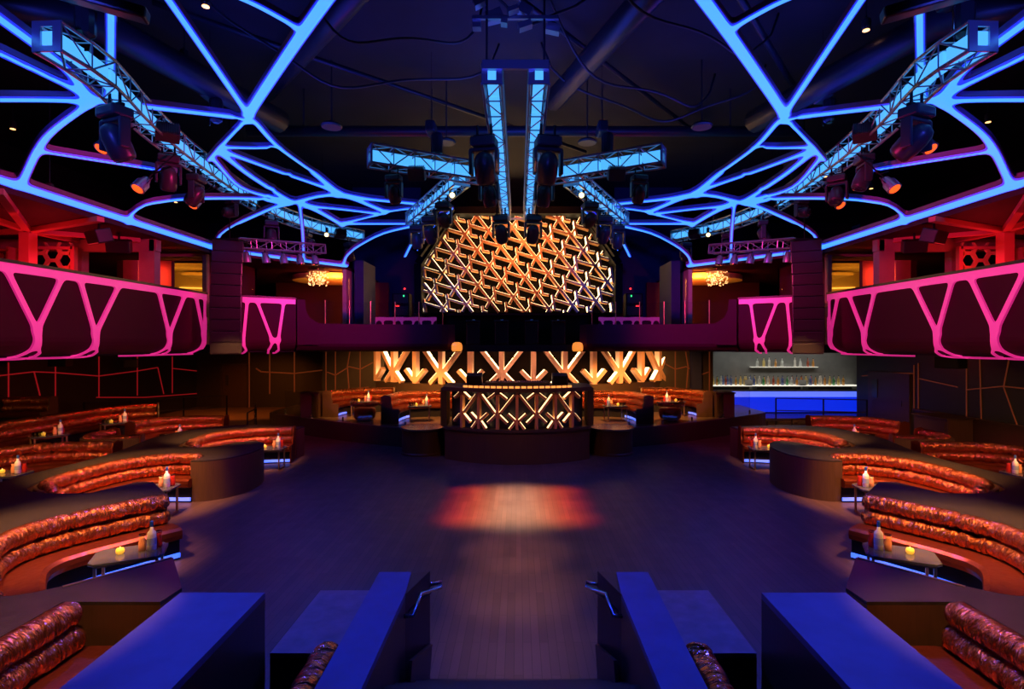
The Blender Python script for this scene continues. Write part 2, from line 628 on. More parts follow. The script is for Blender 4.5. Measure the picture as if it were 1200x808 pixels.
# outer walls
wl = struct(MB().box((-15.4, 14, 4.5), (.2, 26, 9)).build('wall_left', M['wall']))
wr = struct(MB().box((16.4, 13, 4.5), (.2, 26, 9)).build('wall_right', M['wall']))
wb = struct(MB().box((0, 27.1, 4.5), (33, .2, 9)).build('wall_back', M['wall']))
struct(MB().box((-11.6, 26.1, 1.45), (7.6, .2, 2.9)).build('wall_back_left', M['wall']))
for s in (-1, 1):
    sw = side_word(s, 'left', 'right')
    # wall leaves behind the raised lounge, below the balcony
    struct(MB().box((s * 6.65, 22.2, 1.45), (2.5, .25, 2.9)).build('wall_lounge_' + sw, M['wall']))
    # navy upper walls at the sides of the big light wall
    struct(MB().box((s * 5.0, 21.0, 6.0), (2.6, .3, 6.2)).build('wall_stage_' + sw, M['wall_blue']))
    struct(MB().box((s * 4.9, 17.6, 4.3), (.28, 1.4, 2.6)).build('wall_stage_fin_' + sw, M['wall_blue']))
# right partition with door
wp = struct(MB().box((12.95, 12.8, 1.4), (.3, 15.4, 2.8)).build('wall_partition', M['wall_green']))
struct(MB().box((12.78, 11.7, .45), (.06, 11.6, .9)).box((12.74, 11.7, .92), (.12, 11.7, .05)).build('trim_wainscot', M['wood_warm']))
struct(MB().box((14.6, 20.6, 1.4), (3.5, .2, 2.8)).build('wall_bar_right', M['wall']))

# light lines let into the dark walls
def line_strip(mb, pts, wd, nrm):
    for a, b in zip(pts, pts[1:]):
        mb.bar(a, b, wd, .02, up=nrm)


mb = MB()
WX = -15.29
for pl in ([(10, 425), (10, 466)], [(40, 436), (47, 464)], [(65, 422), (65, 466)], [(116, 418), (116, 466)], [(161, 418), (161, 464)],
           [(185, 431), (192, 462)], [(202, 418), (202, 461)], [(240, 418), (240, 459)], [(258, 418), (258, 460)],
           [(-40, 444), (0, 440.5), (40, 436), (65, 437), (116, 441), (161, 435), (185, 431)], [(202, 432), (240, 436), (258, 433)],
           [(113, 466), (170, 466), (258, 459.5)]):
    line_strip(mb, [at_x(px, py, WX) for px, py in pl], .035, (1, 0, 0))
mb.build('light_strip', M['led_red'], wl)
mb = MB()
for pl in ([(292, 412), (292, 480)], [(316, 412), (316, 462)], [(345, 412), (345, 460)], [(300, 432), (306, 436), (345, 438), (378, 434)], [(262, 429), (291, 429)]):
    line_strip(mb, [at_y(px, py, 25.98) for px, py in pl], .06, (0, 1, 0))
mb.build('light_strip', M['led_amber'], bpy.data.objects['wall_back_left'])
for s in (-1, 1):
    mb = MB()
    for pl in ([(382, 412), (382, 459)], [(393, 412), (393, 457)], [(410, 412), (407, 430), (409, 456)], [(422, 412), (422, 455)],
               [(382, 436), (393, 440), (409, 430), (422, 433), (437, 425)], [(380, 459), (432, 454)]):
        P = [at_y(px, py, 22.06) for px, py in pl]
        line_strip(mb, [(-s * p.x if False else s * abs(p.x), p.y, p.z) for p in P], .04, (0, 1, 0))
    mb.build('light_strip', M['led_amber'], bpy.data.objects['wall_lounge_' + side_word(s, 'left', 'right')])
mb = MB()
WR = 12.79
for pl in ([(1076, 426), (1076, 482)], [(1132.5, 417), (1132.5, 495)], [(1148, 417), (1150, 496)], [(1183, 418), (1176, 454), (1192, 499)],
           [(1077, 444), (1122, 454)], [(1133, 457), (1176, 453), (1240, 460)], [(1071, 428), (1071, 480)], [(1010, 441), (1018, 440)],
           [(1018, 437), (1071, 438)], [(1018, 437), (1018, 474)]):
    line_strip(mb, [at_x(px, py, WR) for px, py in pl], .03, (1, 0, 0))
mb.build('light_strip', M['led_amber'], wp)

# doors
d2 = struct(MB().box((-13.45, 25.96, 1.0), (1.15, .06, 2.0)).build('door_1', M['wood_warm']))
MB().box((-13.45, 25.93, 2.03), (1.3, .1, .08)).box((-14.06, 25.93, 1.0), (.08, .1, 2.05)).box((-12.84, 25.93, 1.0), (.08, .1, 2.05)).build('door_frame', M['wood'], d2)
MB().box((-13.8, 25.92, 1.3), (.14, .02, .5)).build('vision_panel', M['black_gloss'], d2)
d1 = struct(MB().box((12.76, 18.8, 1.02), (.06, 2.1, 2.04)).build('door_2', M['wood_warm']))
MB().box((12.72, 19.45, 1.45), (.02, .28, .65)).build('vision_panel', M['black_gloss'], d1)
MB().tube([(12.66, 18.0, .95), (12.66, 18.0, 1.15)], .015).box((12.69, 18.0, 1.0), (.07, .02, .02)).build('door_handle', M['steel'], d1)

# ------------------------------------------------------------------ balcony
ZB, ZT = 2.79, 4.24
PATHL = [(-7.7, 3.5), (-7.7, 13.5)]
for s in (-1, 1):
    sw = side_word(s, 'left', 'right')
    pl = [(s * x, y) for x, y in ((-7.95, 3.2), (-7.95, 13.5), (-7.3, 14.35), (-6.2, 15.2), (-6.2, 20.8), (-9.0, 26.9), (-16.2 if s < 0 else -16.2, 26.9), (-16.2, 3.2))]
    pl = [(x if s > 0 else max(x, -15.3), y) for x, y in pl]
    struct(MB().prism(pl, ZB, ZB + .2).build('floor_balcony_' + sw, M['black']))
    # balcony ceiling
    pc = [(s * x, y) for x, y in ((-7.78, 3.2), (-7.78, 13.8), (-5.3, 16.85), (-5.3, 20.8), (-6.5, 26.9), (-16.2, 26.9), (-16.2, 3.2))]
    pc = [(x if s > 0 else max(x, -15.3), y) for x, y in pc]
    struct(MB().prism(pc, 5.32, 5.42).build('ceiling_balcony_' + sw, M['facade']))
struct(MB().prism([(-6.2, 16.3), (6.2, 16.3), (6.2, 26.9), (-6.2, 26.9)], ZB, ZB + .2).build('floor_balcony_centre', M['black']))
# raised bridge wall with bullnose in the centre
prof_bull = [(0, .0), (.02, -.1), (.10, -.2), (.25, -.26), (.5, -.28), (.5, .55), (.06, .55), (.02, .5)]


def fac_prof(n=7):
    """front profile: (inward offset, height) from the top down to the curled underside"""
    P = [(0.0, ZT), (0.0, ZT - .5), (.0, 3.12)]
    for k in range(1, n + 1):
        a = R(90) * k / n
        P.append((.33 * (1 - math.cos(a)) * 1.2, 3.12 - .33 * math.sin(a)))
    P.append((1.0, 2.79))
    return P


def fac_point(v):
    """v = distance down the profile from the top"""
    L0 = ZT - 3.12
    if v < L0:
        return 0.0, ZT - v
    q = (v - L0) / (.33 * math.pi / 2)
    if q < 1:
        a = q * math.pi / 2
        return .33 * (1 - math.cos(a)) * 1.2, 3.12 - .33 * math.sin(a)
    return .396 + (v - L0 - .33 * math.pi / 2), 2.79


def facade(name, A, B, struts, label, s):
    A, B = Vector(A), Vector(B)
    d = (B - A)
    L = d.length
    d.normalize()
    n = Vector((d.y, -d.x))
    if n.dot(Vector((0 - A.x, 12 - A.y))) < 0:
        n = -n                        # n points into the hall
    o = thing(name, (*((A + B) / 2), ZB), label, 'balcony front')
    prof = fac_prof()
    nd = -n
    path = [A + d * t for t in (0, L)]
    N = normals([tuple(p) for p in path])
    sd = 1 if Vector(N[0]).dot(nd) > 0 else -1
    full = prof + [(1.0, 2.83), (.12, 2.95), (.10, ZT)]
    MB().sweep([tuple(p) for p in path], [(a, z) for a, z in full], sd).build('front_panel', M['facade'], o)

    def fm(u, v, t):
        off, z = fac_point(v)
        off2, z2 = fac_point(v + .01)
        tx, tz = off2 - off, z2 - z
        l = math.hypot(tx, tz)
        # outward normal of the profile (into the hall / downwards)
        no, nz = tz / l, -tx / l
        if v < .01:
            no, nz = -1, 0
        h = .045 - t
        p = A + d * u + nd * (off + no * h)
        return (p.x, p.y, z + nz * h)
    segs = [(0, .05, L, .05, .17)]
    for pts, wd in struts:
        segs += poly_segs(pts, wd)
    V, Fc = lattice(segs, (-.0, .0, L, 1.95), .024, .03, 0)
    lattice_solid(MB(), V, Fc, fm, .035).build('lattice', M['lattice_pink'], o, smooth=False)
    MB().bar((*(A + nd * .05), ZT + .02), (*(B + nd * .05), ZT + .02), .22, .05).build('top_rail', M['black_gloss'], o)
    return o


def onfac(px, py):
    p = at_x(px, py, -7.7)
    return p.y - 3.5, ZT - p.z


ST = []
for (nd_, tops) in (((41, 388), ((3, 312), (72, 325))), ((110, 392), ((91, 326), (139, 333))), ((197, 393), ((184, 340), (216, 344))), ((237.5, 392), ((228, 347), (247, 349)))):
    bu, bv = onfac(*nd_)
    for tpx in tops:
        tu, tv = onfac(*tpx)
        ST.append(([(tu, .06), (bu, bv)], .085))
    ST.append(([(bu, bv), (bu + .03, 1.25)], .12))
    ST.append(([(bu + .03, 1.25), (bu - .12, 1.48), (bu - .42, 1.66), (bu - .75, 1.78)], .035))
    ST.append(([(bu + .03, 1.25), (bu + .2, 1.38), (bu + .22, 1.5), (bu + .02, 1.63), (bu - .3, 1.75)], .03))
# the part of the front beside and behind the camera view goes on in the same rhythm
for (bu, dt) in ((3.7, .5), (2.1, .55), (.7, .5)):
    for q in (-dt, dt):
        ST.append(([(bu + q, .06), (bu, 1.05)], .085))
    ST.append(([(bu, 1.05), (bu + .03, 1.25)], .12))
    ST.append(([(bu + .03, 1.25), (bu - .12, 1.48), (bu - .42, 1.66), (bu - .75, 1.78)], .06))
    ST.append(([(bu + .03, 1.25), (bu + .2, 1.38), (bu + .22, 1.5), (bu + .02, 1.63), (bu - .3, 1.75)], .05))
ST.append(([(9.93, .05), (9.9, 1.3)], .05))
for s in (-1, 1):
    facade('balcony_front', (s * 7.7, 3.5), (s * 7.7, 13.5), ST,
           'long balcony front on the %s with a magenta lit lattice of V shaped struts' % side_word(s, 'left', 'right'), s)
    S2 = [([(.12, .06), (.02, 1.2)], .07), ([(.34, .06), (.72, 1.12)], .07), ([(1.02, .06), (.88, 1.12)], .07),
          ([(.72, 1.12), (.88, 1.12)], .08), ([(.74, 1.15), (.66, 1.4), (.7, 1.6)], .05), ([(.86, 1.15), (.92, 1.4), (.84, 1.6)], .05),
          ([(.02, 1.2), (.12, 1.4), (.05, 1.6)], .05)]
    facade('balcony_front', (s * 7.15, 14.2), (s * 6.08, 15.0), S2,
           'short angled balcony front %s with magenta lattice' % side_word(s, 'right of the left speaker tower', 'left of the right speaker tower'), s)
    struct(MB().box((s * 7.42, 13.9, 3.55), (.75, .1, 1.3), Matrix.Rotation(s * R(40), 3, 'Z')).build('trim_balcony_corner_' + sw, M['black']))
    # rounded dark end piece and low bridge wall
    t = thing('bridge_wall', (s * 4.0, 16.1, ZB), 'dark maroon curved wall under the glass railing %s of the stage' % side_word(s, 'left', 'right'), 'balcony wall')
    path = catmull([(s * x, y) for x, y in ((6.05, 15.02), (5.3, 15.5), (4.4, 15.9), (3.2, 16.0), (2.2, 16.0), (1.85, 16.25))], .12)
    Nn = normals(path)
    sdn = 1 if Nn[3][1] > 0 else -1
    MB().sweep([tuple(p) for p in path], [(0, .05), (.03, -.03), (.12, -.12), (.3, -.17), (.6, -.18), (.6, -.12), (.14, .0), (.14, .62), (.02, .62)], sdn, z0=2.97).build('wall_panel', M['facade'], t, smooth=False)
    endp = [(0, ZB + .2), (.0, ZT), (.18, ZT), (.2, 3.95), (.28, 3.75), (.42, 3.64), (.5, 3.6), (.5, ZB + .2)]
    q0, q1 = Vector((s * 6.05, 15.0)), Vector((s * 5.55, 15.34))
    dd = (q1 - q0).normalized()
    nn = Vector((-dd.y, dd.x))
    V = []
    for e in (-.04, .1):
        for (a, z) in endp:
            p = q0 + dd * a * 1.15 + nn * e
            V.append((p.x, p.y, z))
    n8 = len(endp)
    MB().add(V, [tuple(range(n8)), tuple(range(n8, 2 * n8))] + [(i, (i + 1) % n8, (i + 1) % n8 + n8, i + n8) for i in range(n8)]).build('curved_end', M['facade'], t)
    # glass railing
    g = thing('glass_railing', (s * 4.0, 16.2, 3.6), 'glass balustrade with slim posts above the dark wall %s of the stage' % side_word(s, 'left', 'right'), 'railing')
    gp = [(s * x, y) for x, y in ((5.45, 15.5), (4.85, 15.78), (4.3, 16.0), (3.6, 16.08), (2.9, 16.1), (2.2, 16.12))]
    for a, b in zip(gp, gp[1:]):
        MB().bar((*a, 3.92), (*b, 3.92), .012, .62).build('glass_panel', M['glass'], g)
    for a in gp:
        MB().tube([(*a, 3.55), (*a, 4.26)], .014).build('post', M['brass'], g)
# recessed stage front between the bullnoses with four pedestals
t = thing('stage_apron', (0, 16.9, ZB), 'dark recessed stage front under the large glowing lattice wall', 'stage')
MB().box((0, 17.1, 3.35), (4.4, .3, 1.12)).build('front_panel', M['black'], t)
MB().box((0, 17.0, 3.93), (4.4, .5, .06)).build('stage_edge', M['facade'], t)
for k, px in enumerate((555, 588, 623, 654)):
    p = at_y(px, 375, 16.55)
    c = thing('speaker_cabinet', (p.x, 16.55, 2.99), '%s of the four dark cabinets in front of the stage' % ('leftmost', 'second from the left', 'third from the left', 'rightmost')[k], 'speaker', 'dark cabinets in front of the stage')
    MB().box((p.x, 16.55, 3.35), (.4, .4, .7)).build('cabinet', M['black_gloss'], c, bevel=.015)
    MB().box((p.x, 16.34, 3.33), (.34, .02, .58)).build('grille', M['black'], c)
    MB().box((p.x, 16.5, 3.71), (.42, .45, .03)).lathe([(.04, 3.72), (.05, 3.75), (.03, 3.77)], (p.x, 16.5, 0), 10).build('top', M['steel'], c)
for s in (-1, 1):
    c = thing('uplight_niche', (s * 1.85, 16.0, 2.8), 'amber glowing lamp at the %s corner of the stage underside' % side_word(s, 'left', 'right'), 'lamp')
    MB().lathe([(.13, 0), (.16, .05), (.16, .16), (.13, .24), (.06, .27)], (s * 1.78, 16.1, 2.80), 14).build('lamp_shade', mat('amber_glow_shade', (.9, .4, .1), .4, emit=(1, .3, .03), estr=.9), c)
    MB().lathe([(.10, -.02), (.10, 0)], (s * 1.78, 16.1, 2.80), 12).build('base', M['black'], c)
    # added lattice parapet standing in for a magenta reflection in the glass
    ip = thing('reflection_parapet', (s * 4.6, 18.6, 2.99), 'added magenta parapet in place of the reflection in the glass railing on the %s' % side_word(s, 'left', 'right'), 'balcony front')
    MB().box((s * 4.0, 18.6, 3.45), (2.46, .12, .92)).build('front_panel', M['facade'], ip)
    sg = [(0, .9, 2.7, .9, .1)]
    for k in range(4):
        sg += [(.1 + k * .65, .9, .32 + k * .65, 0.05, .05), (.55 + k * .65, .9, .38 + k * .65, .05, .05)]
    V, Fc = lattice(sg, (0, 0, 2.46, .98), .04, .04, 0)
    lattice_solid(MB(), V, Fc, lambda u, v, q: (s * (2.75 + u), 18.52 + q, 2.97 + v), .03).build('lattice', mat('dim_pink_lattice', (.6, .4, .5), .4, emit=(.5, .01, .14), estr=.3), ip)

# ------------------------------------------------------------------ rooms on the balcony
for s in (-1, 1):
    lr = side_word(s, 'left', 'right')
    wa = struct(MB().box((s * 7.98, 12.05, 5.18), (.16, .16, .25)).box((s * 10.9, 12.05, 5.18), (5.9, .16, .27)).box((s * 8.1, 12.05, 4.0), (.34, .2, 2.1)).box((s * 9.62, 12.05, 4.0), (.2, .2, 2.1))
                .box((s * 12.2, 12.05, 4.0), (2.8, .16, 2.1)).build('wall_suite_' + lr, M['wall_red']))
    struct(MB().box((s * 8.9, 13.1, 4.0), (1.3, .12, 2.0)).build('wall_niche_' + lr, M['facade']))
    MB().box((s * 9.15, 12.98, 4.0), (.35, .1, 2.0)).build('pilaster', M['wall_red'], bpy.data.objects['wall_niche_' + lr])
    # golden room with picture window
    gw = struct(MB().box((s * 8.62, 14.0, 5.3), (1.4, .1, .1)).box((s * 7.98, 14.0, 4.15), (.10, .14, 2.3)).box((s * 9.27, 14.0, 4.15), (.1, .14, 2.3))
                .build('wall_gold_window_' + lr, M['wall_red']))
    struct(MB().box((s * 9.9, 16.6, 4.2), (2.6, .12, 2.3)).build('wall_gold_room_' + lr, M['gold_wall']))
    struct(MB().box((s * 9.9, 16.4, 3.75), (2.6, .2, 1.5)).build('trim_gold_room_shade_' + lr, M['wood_warm']))  # dark panel stands in for shade on the lower golden wall
    struct(MB().box((s * 8.05, 15.4, 4.2), (.1, 2.7, 2.3)).box((s * 8.35, 16.7, 4.2), (.7, .1, 2.3)).build('wall_gold_room_side_' + lr, M['facade']))
    c = thing('bulkhead', (s * 9.0, 15.3, 4.95), 'stepped golden ceiling bulkhead inside the window on the %s' % lr, 'bulkhead')
    c['kind'] = 'structure'
    MB().box((s * 9.4, 15.6, 5.2), (1.6, .9, .12)).box((s * 9.0, 16.0, 5.02), (1.2, .8, .08)).build('bulkhead_steps', M['gold_wall'], c)
    MB().bar((s * 10.2, 16.5, 4.72), (s * 8.0, 16.5, 4.66), .03, .03).build('cove_light', mat('amber_cove_light', (1, .6, .2), .4, emit=(1, .5, .06), estr=1.5), c)
    # red column with branching beams
    t = thing('branching_column', (s * 9.75, 10.9, 2.99), 'red lit column whose beams branch across the %s balcony ceiling' % lr, 'column')
    MB().box((s * 9.75, 10.9, 4.15), (.2, .2, 2.34)).build('shaft', M['red_paint'], t)
    bb = MB()
    for (px, py) in ((118, 257), (-2, 224), (-5, 258), (92, 283), (-60, 275)):
        e = at_z(px, py, 5.27)
        bb.bar((s * 9.75, 10.9, 5.27), (s * -e.x, e.y, 5.27), .12, .09)
    bb.bar((s * 9.75, 10.9, 5.27), (s * 8.2, 11.9, 5.27), .1, .09)
    bb.build('beam', M['red_paint'], t)
    # hexagonal screen
    t = thing('honeycomb_screen', (s * 10.0, 11.75, 2.99), 'amber lit honeycomb screen behind the %s balcony front' % lr, 'screen')
    fr = MB()
    segs = []
    for i in range(4):
        for j in range(7):
            cx, cy = i * .27, j * .31 + (.155 if i % 2 else 0)
            for k in range(6):
                a0, a1 = R(60 * k), R(60 * k + 60)
                segs.append((cx + .155 * math.cos(a0), cy + .155 * math.sin(a0), cx + .155 * math.cos(a1), cy + .155 * math.sin(a1), .03))
    V, Fc = lattice(segs, (-.15, -.15, .96, 2.1), .02, .012, 0)
    lattice_solid(MB(), V, Fc, lambda u, v, q: (s * (10.5 - u), 11.7 + q, 3.1 + v), .05).build('honeycomb', M['gold_wall'], t)
    MB().box((s * 10.6, 11.72, 4.05), (.06, .1, 2.1)).box((s * 9.5, 11.72, 4.05), (.08, .1, 2.1)).box((s * 10.05, 11.72, 5.07), (1.1, .1, .06)).build('frame', M['red_paint'], t)
    # shelving at the far side
    t = thing('display_shelves', (s * 11.6, 11.6, 2.99), 'red lit shelving at the outer end of the %s balcony' % lr, 'shelves')
    sh = MB()
    for k in range(6):
        sh.box((s * 11.7, 11.7, 3.3 + .34 * k), (1.9, .3, .03))
    for k in range(6):
        sh.box((s * (10.78 + .37 * k), 11.7, 4.05), (.04, .3, 2.05))
    sh.build('shelf_unit', M['red_paint'], t)
    # hanging loudspeakers on the balcony
    for (x, y, rz, lab) in ((7.95, 10.4, .5, 'nearer'), (8.3, 11.4, -.4, 'farther')):
        t = thing('ceiling_loudspeaker', (s * x, y, 5.1), '%s black loudspeaker under the %s balcony ceiling' % (lab, lr), 'loudspeaker')
        rt = Matrix.Rotation(s * rz, 3, 'Z') @ Matrix.Rotation(R(18), 3, 'X')
        MB().box((s * x, y, 5.06), (.42, .28, .26), rt).build('cabinet', M['black_gloss'], t, bevel=.02)
        MB().tube([(s * x, y, 5.1), (s * x, y, 5.33)], .02).build('bracket', M['black'], t)
    # corner room: chandelier, golden cove, red end wall
    rm = struct(MB().box((s * 6.9, 20.4, 4.15), (4.2, .12, 2.32)).build('wall_corner_room_' + lr, M['facade']))
    struct(MB().box((s * 5.32, 18.0, 4.15), (.12, 2.4, 2.32)).build('wall_corner_side_' + lr, M['wall_red']))
    t = thing('cove_soffit', (s * 6.0, 18.6, 5.0), 'golden lit oval ceiling soffit in the %s corner room' % lr, 'ceiling panel')
    t['kind'] = 'structure'
    MB().prism([(s * (6.2 + 1.3 * math.cos(a)), 18.4 + 1.2 * math.sin(a)) for a in np.linspace(0, 2 * math.pi, 28)[:-1]], 5.12, 5.28).build('soffit', M['gold_wall'], t)
    ch = thing('chandelier', (s * 6.05, 16.6, 5.3), 'sparkling amber crystal chandelier in the %s corner room' % lr, 'chandelier')
    cr = MB()
    rr = random.Random(3)
    for k in range(150):
        a, rad, z = rr.uniform(0, 6.28), rr.uniform(.08, .34), rr.uniform(-.2, .2)
        c0 = Vector((s * 6.05 + rad * math.cos(a), 16.6 + rad * math.sin(a), 5.0 + z))
        q = .014
        cr.add([c0 + Vector(v) * q for v in ((1, 0, 0), (0, 1, 0), (-1, 0, 0), (0, -1, 0), (0, 0, 1.4), (0, 0, -1.4))],
               [(0, 1, 4), (1, 2, 4), (2, 3, 4), (3, 0, 4), (1, 0, 5), (2, 1, 5), (3, 2, 5), (0, 3, 5)])
    tag(cr.build('crystal', M['crystal'], ch), kind='stuff')
    MB().lathe([(.30, 0), (.32, .02), (.30, .04)], (s * 6.05, 16.6, 5.2), 20).tube([(s * 6.05, 16.6, 5.2), (s * 6.05, 16.6, 5.32)], .015).build('frame', M['brass'], ch)

# ------------------------------------------------------------------ glowing web below the ceiling
KS = .70
ZC = 7.2


def surf(x, y):
    x = -abs(x)
    a = 5.45 + KS * (x + 7.7)
    b = 5.45 + KS * ((x + 7.7) * .768 - (y - 13.8) * .64)
    return max(5.40, min(ZC, a, b))


def on_web(px, py):
    u, v = ray(px, py)
    lo = 3.0
    y = 3.0
    while y < 26:
        if CZ + v * y >= surf(CX + u * y, y):
            break
        lo = y
        y += .1
    hi = y
    for _ in range(20):
        m = (lo + hi) / 2
        if CZ + v * m >= surf(CX + u * m, m):
            hi = m
        else:
            lo = m
    return CX + u * hi, hi


def smooth_px(P):
    return [tuple(p) for p in catmull(P, 9)] if len(P) > 2 else P


WEB = [([(-40, -8), (0, 21), (75, 78), (105, 115)], .12), ([(-30, 50), (0, 62), (95, 108), (105, 117)], .085), ([(-30, 117), (0, 116), (80, 117), (105, 121)], .11),
       ([(130, -12), (130, 60), (128, 114)], .15), ([(105, 118), (128, 117), (160, 123), (275, 137), (291, 143)], .12),
       ([(105, 121), (62, 153), (44, 176), (26, 214)], .18), ([(50, 177), (100, 185), (175, 197), (205, 203)], .075),
       ([(190, -12), (240, 60), (284, 124), (291, 135)], .15), ([(270, -8), (300, 5), (335, 24), (347, 32)], .14),
       ([(392, -14), (350, 45), (305, 112), (291, 135)], .27), ([(291, 138), (300, 144), (325, 171), (367, 202), (397, 227)], .15),
       ([(291, 141), (282, 147), (260, 170), (246, 186)], .14), ([(260, 172), (300, 173), (325, 172)], .09),
       ([(260, 176), (300, 191), (333, 203), (382, 220), (397, 227)], .10), ([(258, 178), (287, 201), (306, 214), (340, 236)], .11),
       ([(250, 186), (282, 219), (327, 233), (340, 237)], .09),
       ([(251, 294), (253, 286), (258, 275), (274, 264), (300, 252), (321, 243), (340, 238), (353, 235), (372, 230), (395, 228), (411, 231), (430, 239), (452, 248)], .13),
       ([(152, 260), (155, 250), (170, 240), (190, 236), (217, 233), (262, 232), (304, 233), (332, 238)], .11),
       ([(397, 228), (440, 234), (490, 239), (512, 243), (529, 245)], .11), ([(452, 248), (485, 244), (529, 245), (505, 260), (492, 262)], .09),
       ([(351, 238), (354.5, 270), (356, 303)], .10), ([(354, 238), (378, 250), (402, 264)], .13), ([(402, 262), (445, 262), (490, 262)], .10),
       ([(404, 261), (445, 251), (452, 249)], .09), ([(359, 241), (400, 245), (442, 250)], .09),
       ([(402, 312), (405, 302), (411, 295), (422, 287), (450, 273), (492, 263)], .12), ([(492, 270), (483, 284), (475, 300)], .14)]
segs = []
for pts, wd in WEB:
    P = [on_web(*p) for p in smooth_px(pts)]
    segs += poly_segs(P, wd * (.60 if wd > .1 else .55))
edge = [(-7.68, 3.6), (-7.68, 13.75)]
segs += poly_segs(edge, .115)
bk = [on_web(*p) for p in ((281, 297), (320, 302), (356, 306.5), (402, 312))]
segs += poly_segs([(-7.3, 14.3), (-6.3, 15.55), (-5.25, 16.8)], .09)
bnd = (-8.0, 2.9, -.8, 20.5)
for s in (-1, 1):
    o = thing('ceiling_light_web', (s * 5.2, 10.5, 6.6), 'branching web of glowing blue ribs below the %s half of the ceiling' % side_word(s, 'left', 'right'), 'ceiling light')
    for nm, iso, h, t, mt in (('frame', .022, 0.0, .07, 'rib_side'), ('light_rim', .008, -.012, .03, 'rib_edge'), ('light_channel', -.010, -.02, .03, 'rib_core')):
        V, Fc = lattice(segs, bnd, .024, .04, iso)
        lattice_solid(MB(), V, Fc, lambda u, v, q: (-s * u if s > 0 else u, v, surf(u, v) + h + q), t).build(nm, M[mt], o)

# ------------------------------------------------------------------ trusses


def truss(path, size, label, name='lighting_truss', panel=True, bay=.45, loc=None, mt='truss'):
    """box truss of four chords along a 3d path"""
    P = [Vector(p) for p in path]
    # resample
    S = [0]
    for a, b in zip(P, P[1:]):
        S.append(S[-1] + (b - a).length)

    def at(t):
        for i in range(len(S) - 1):
            if t <= S[i + 1] or i == len(S) - 2:
                q = (t - S[i]) / (S[i + 1] - S[i])
                return P[i].lerp(P[i + 1], q)
    n = max(2, int(round(S[-1] / bay)))
    C = [at(S[-1] * k / n) for k in range(n + 1)]
    o = thing(name, C[n // 2], label, 'lighting truss')
    fr = MB()
    ring = []
    h = size / 2
    for i, c in enumerate(C):
        d = (C[min(i + 1, n)] - C[max(i - 1, 0)]).normalized()
        sd = d.cross(Vector((0, 0, 1))).normalized()
        up = sd.cross(d)
        ring.append([c + sd * a * h + up * b * h for a, b in ((-1, -1), (1, -1), (1, 1), (-1, 1))])
    for k in range(4):
        fr.tube([r_[k] for r_ in ring], .024, 6)
    for i, r_ in enumerate(ring):
        for k in range(4):
            fr.tube([r_[k], r_[(k + 1) % 4]], .011, 4, False)
        if i < n:
            q = ring[i + 1]
            for k in range(4):
                a, b = (r_[k], q[(k + 1) % 4]) if i % 2 else (r_[(k + 1) % 4], q[k])
                fr.tube([a, b], .012, 4, False)
    fr.build('frame', M[mt], o)
    for e in (0, n):
        r_ = ring[e]
        d = (C[1] - C[0]).normalized() if e == 0 else (C[n] - C[n - 1]).normalized()
        m_ = MB()
        sdv = (r_[1] - r_[0]).normalized()
        upv = (r_[3] - r_[0]).normalized()
        cc = sum(r_, Vector()) / 4
        for (a, b) in ((-1, 0), (1, 0)):
            m_.bar(cc + sdv * a * h * .75 - upv * h * 1.08, cc + sdv * a * h * .75 + upv * h * 1.08, h * .62, .025, up=d)
        for b in (-1, 1):
            m_.bar(cc + upv * b * h * .88 - sdv * h * 1.05, cc + upv * b * h * .88 + sdv * h * 1.05, h * .4, .024, up=d)
        m_.build('end_plate', M[mt], o)
    if panel:
        pn = MB()
        for i in range(n):
            r_, q = ring[i], ring[i + 1]
            c0, c1 = C[i].lerp(C[i + 1], .06), C[i].lerp(C[i + 1], .94)
            pn.bar(c0, c1, size * .56, size * .46)
        pn.build('light_panel', M['truss_led'], o)
    return o


ZTR = 6.67
T1 = [(-5.57, 6.5), (-5.57, 7.3), (-5.92, 8.5), (-6.2, 9.7), (-6.42, 11.1), (-6.66, 13.2), (-6.68, 15.2), (-6.2, 17.1), (-5.3, 18.5)]
T1s = catmull(T1, .3)


def t1_at(y):
    for a, b in zip(T1s, T1s[1:]):
        if a.y <= y <= b.y:
            q = (y - a.y) / (b.y - a.y + 1e-9)
            return a.x + (b.x - a.x) * q
    return T1s[-1].x


for s in (-1, 1):
    lr = side_word(s, 'left', 'right')
    truss([(-s * p.x if s > 0 else p.x, p.y, ZTR) for p in T1s], .34, 'long curved blue lit truss sweeping over the %s side of the hall' % lr)
    truss([(s * .32, 7.4, ZTR), (s * .32, 15.5, ZTR)], .26, '%s one of the two parallel trusses hanging over the middle of the floor' % lr, bay=.55)
    truss([(s * 2.85, 10.6, ZTR), (s * .62, 11.8, ZTR)], .36, 'short blue lit truss reaching %s from the middle pair' % lr)
    truss([(s * 1.2, 12.0, ZTR), (s * 3.1, 16.0, ZTR)], .34, 'blue lit truss slanting back towards the stage on the %s' % lr)
    truss([(s * 6.9, 13.5, 5.5), (s * 5.55, 15.6, 5.72)], .24, 'small unlit truss in front of the %s corner room' % lr, panel=False, mt='truss')
c = thing('truss_crossbar', (0, 7.4, ZTR), 'blue metal crossbar joining the near ends of the middle trusses', 'truss bar')
MB().box((0, 7.36, ZTR + .1), (.9, .05, .12)).build('bar', M['truss'], c)
MB().box((0, 15.5, ZTR - .1), (.4, .05, .05)).build('rear_bar', M['truss'], c)


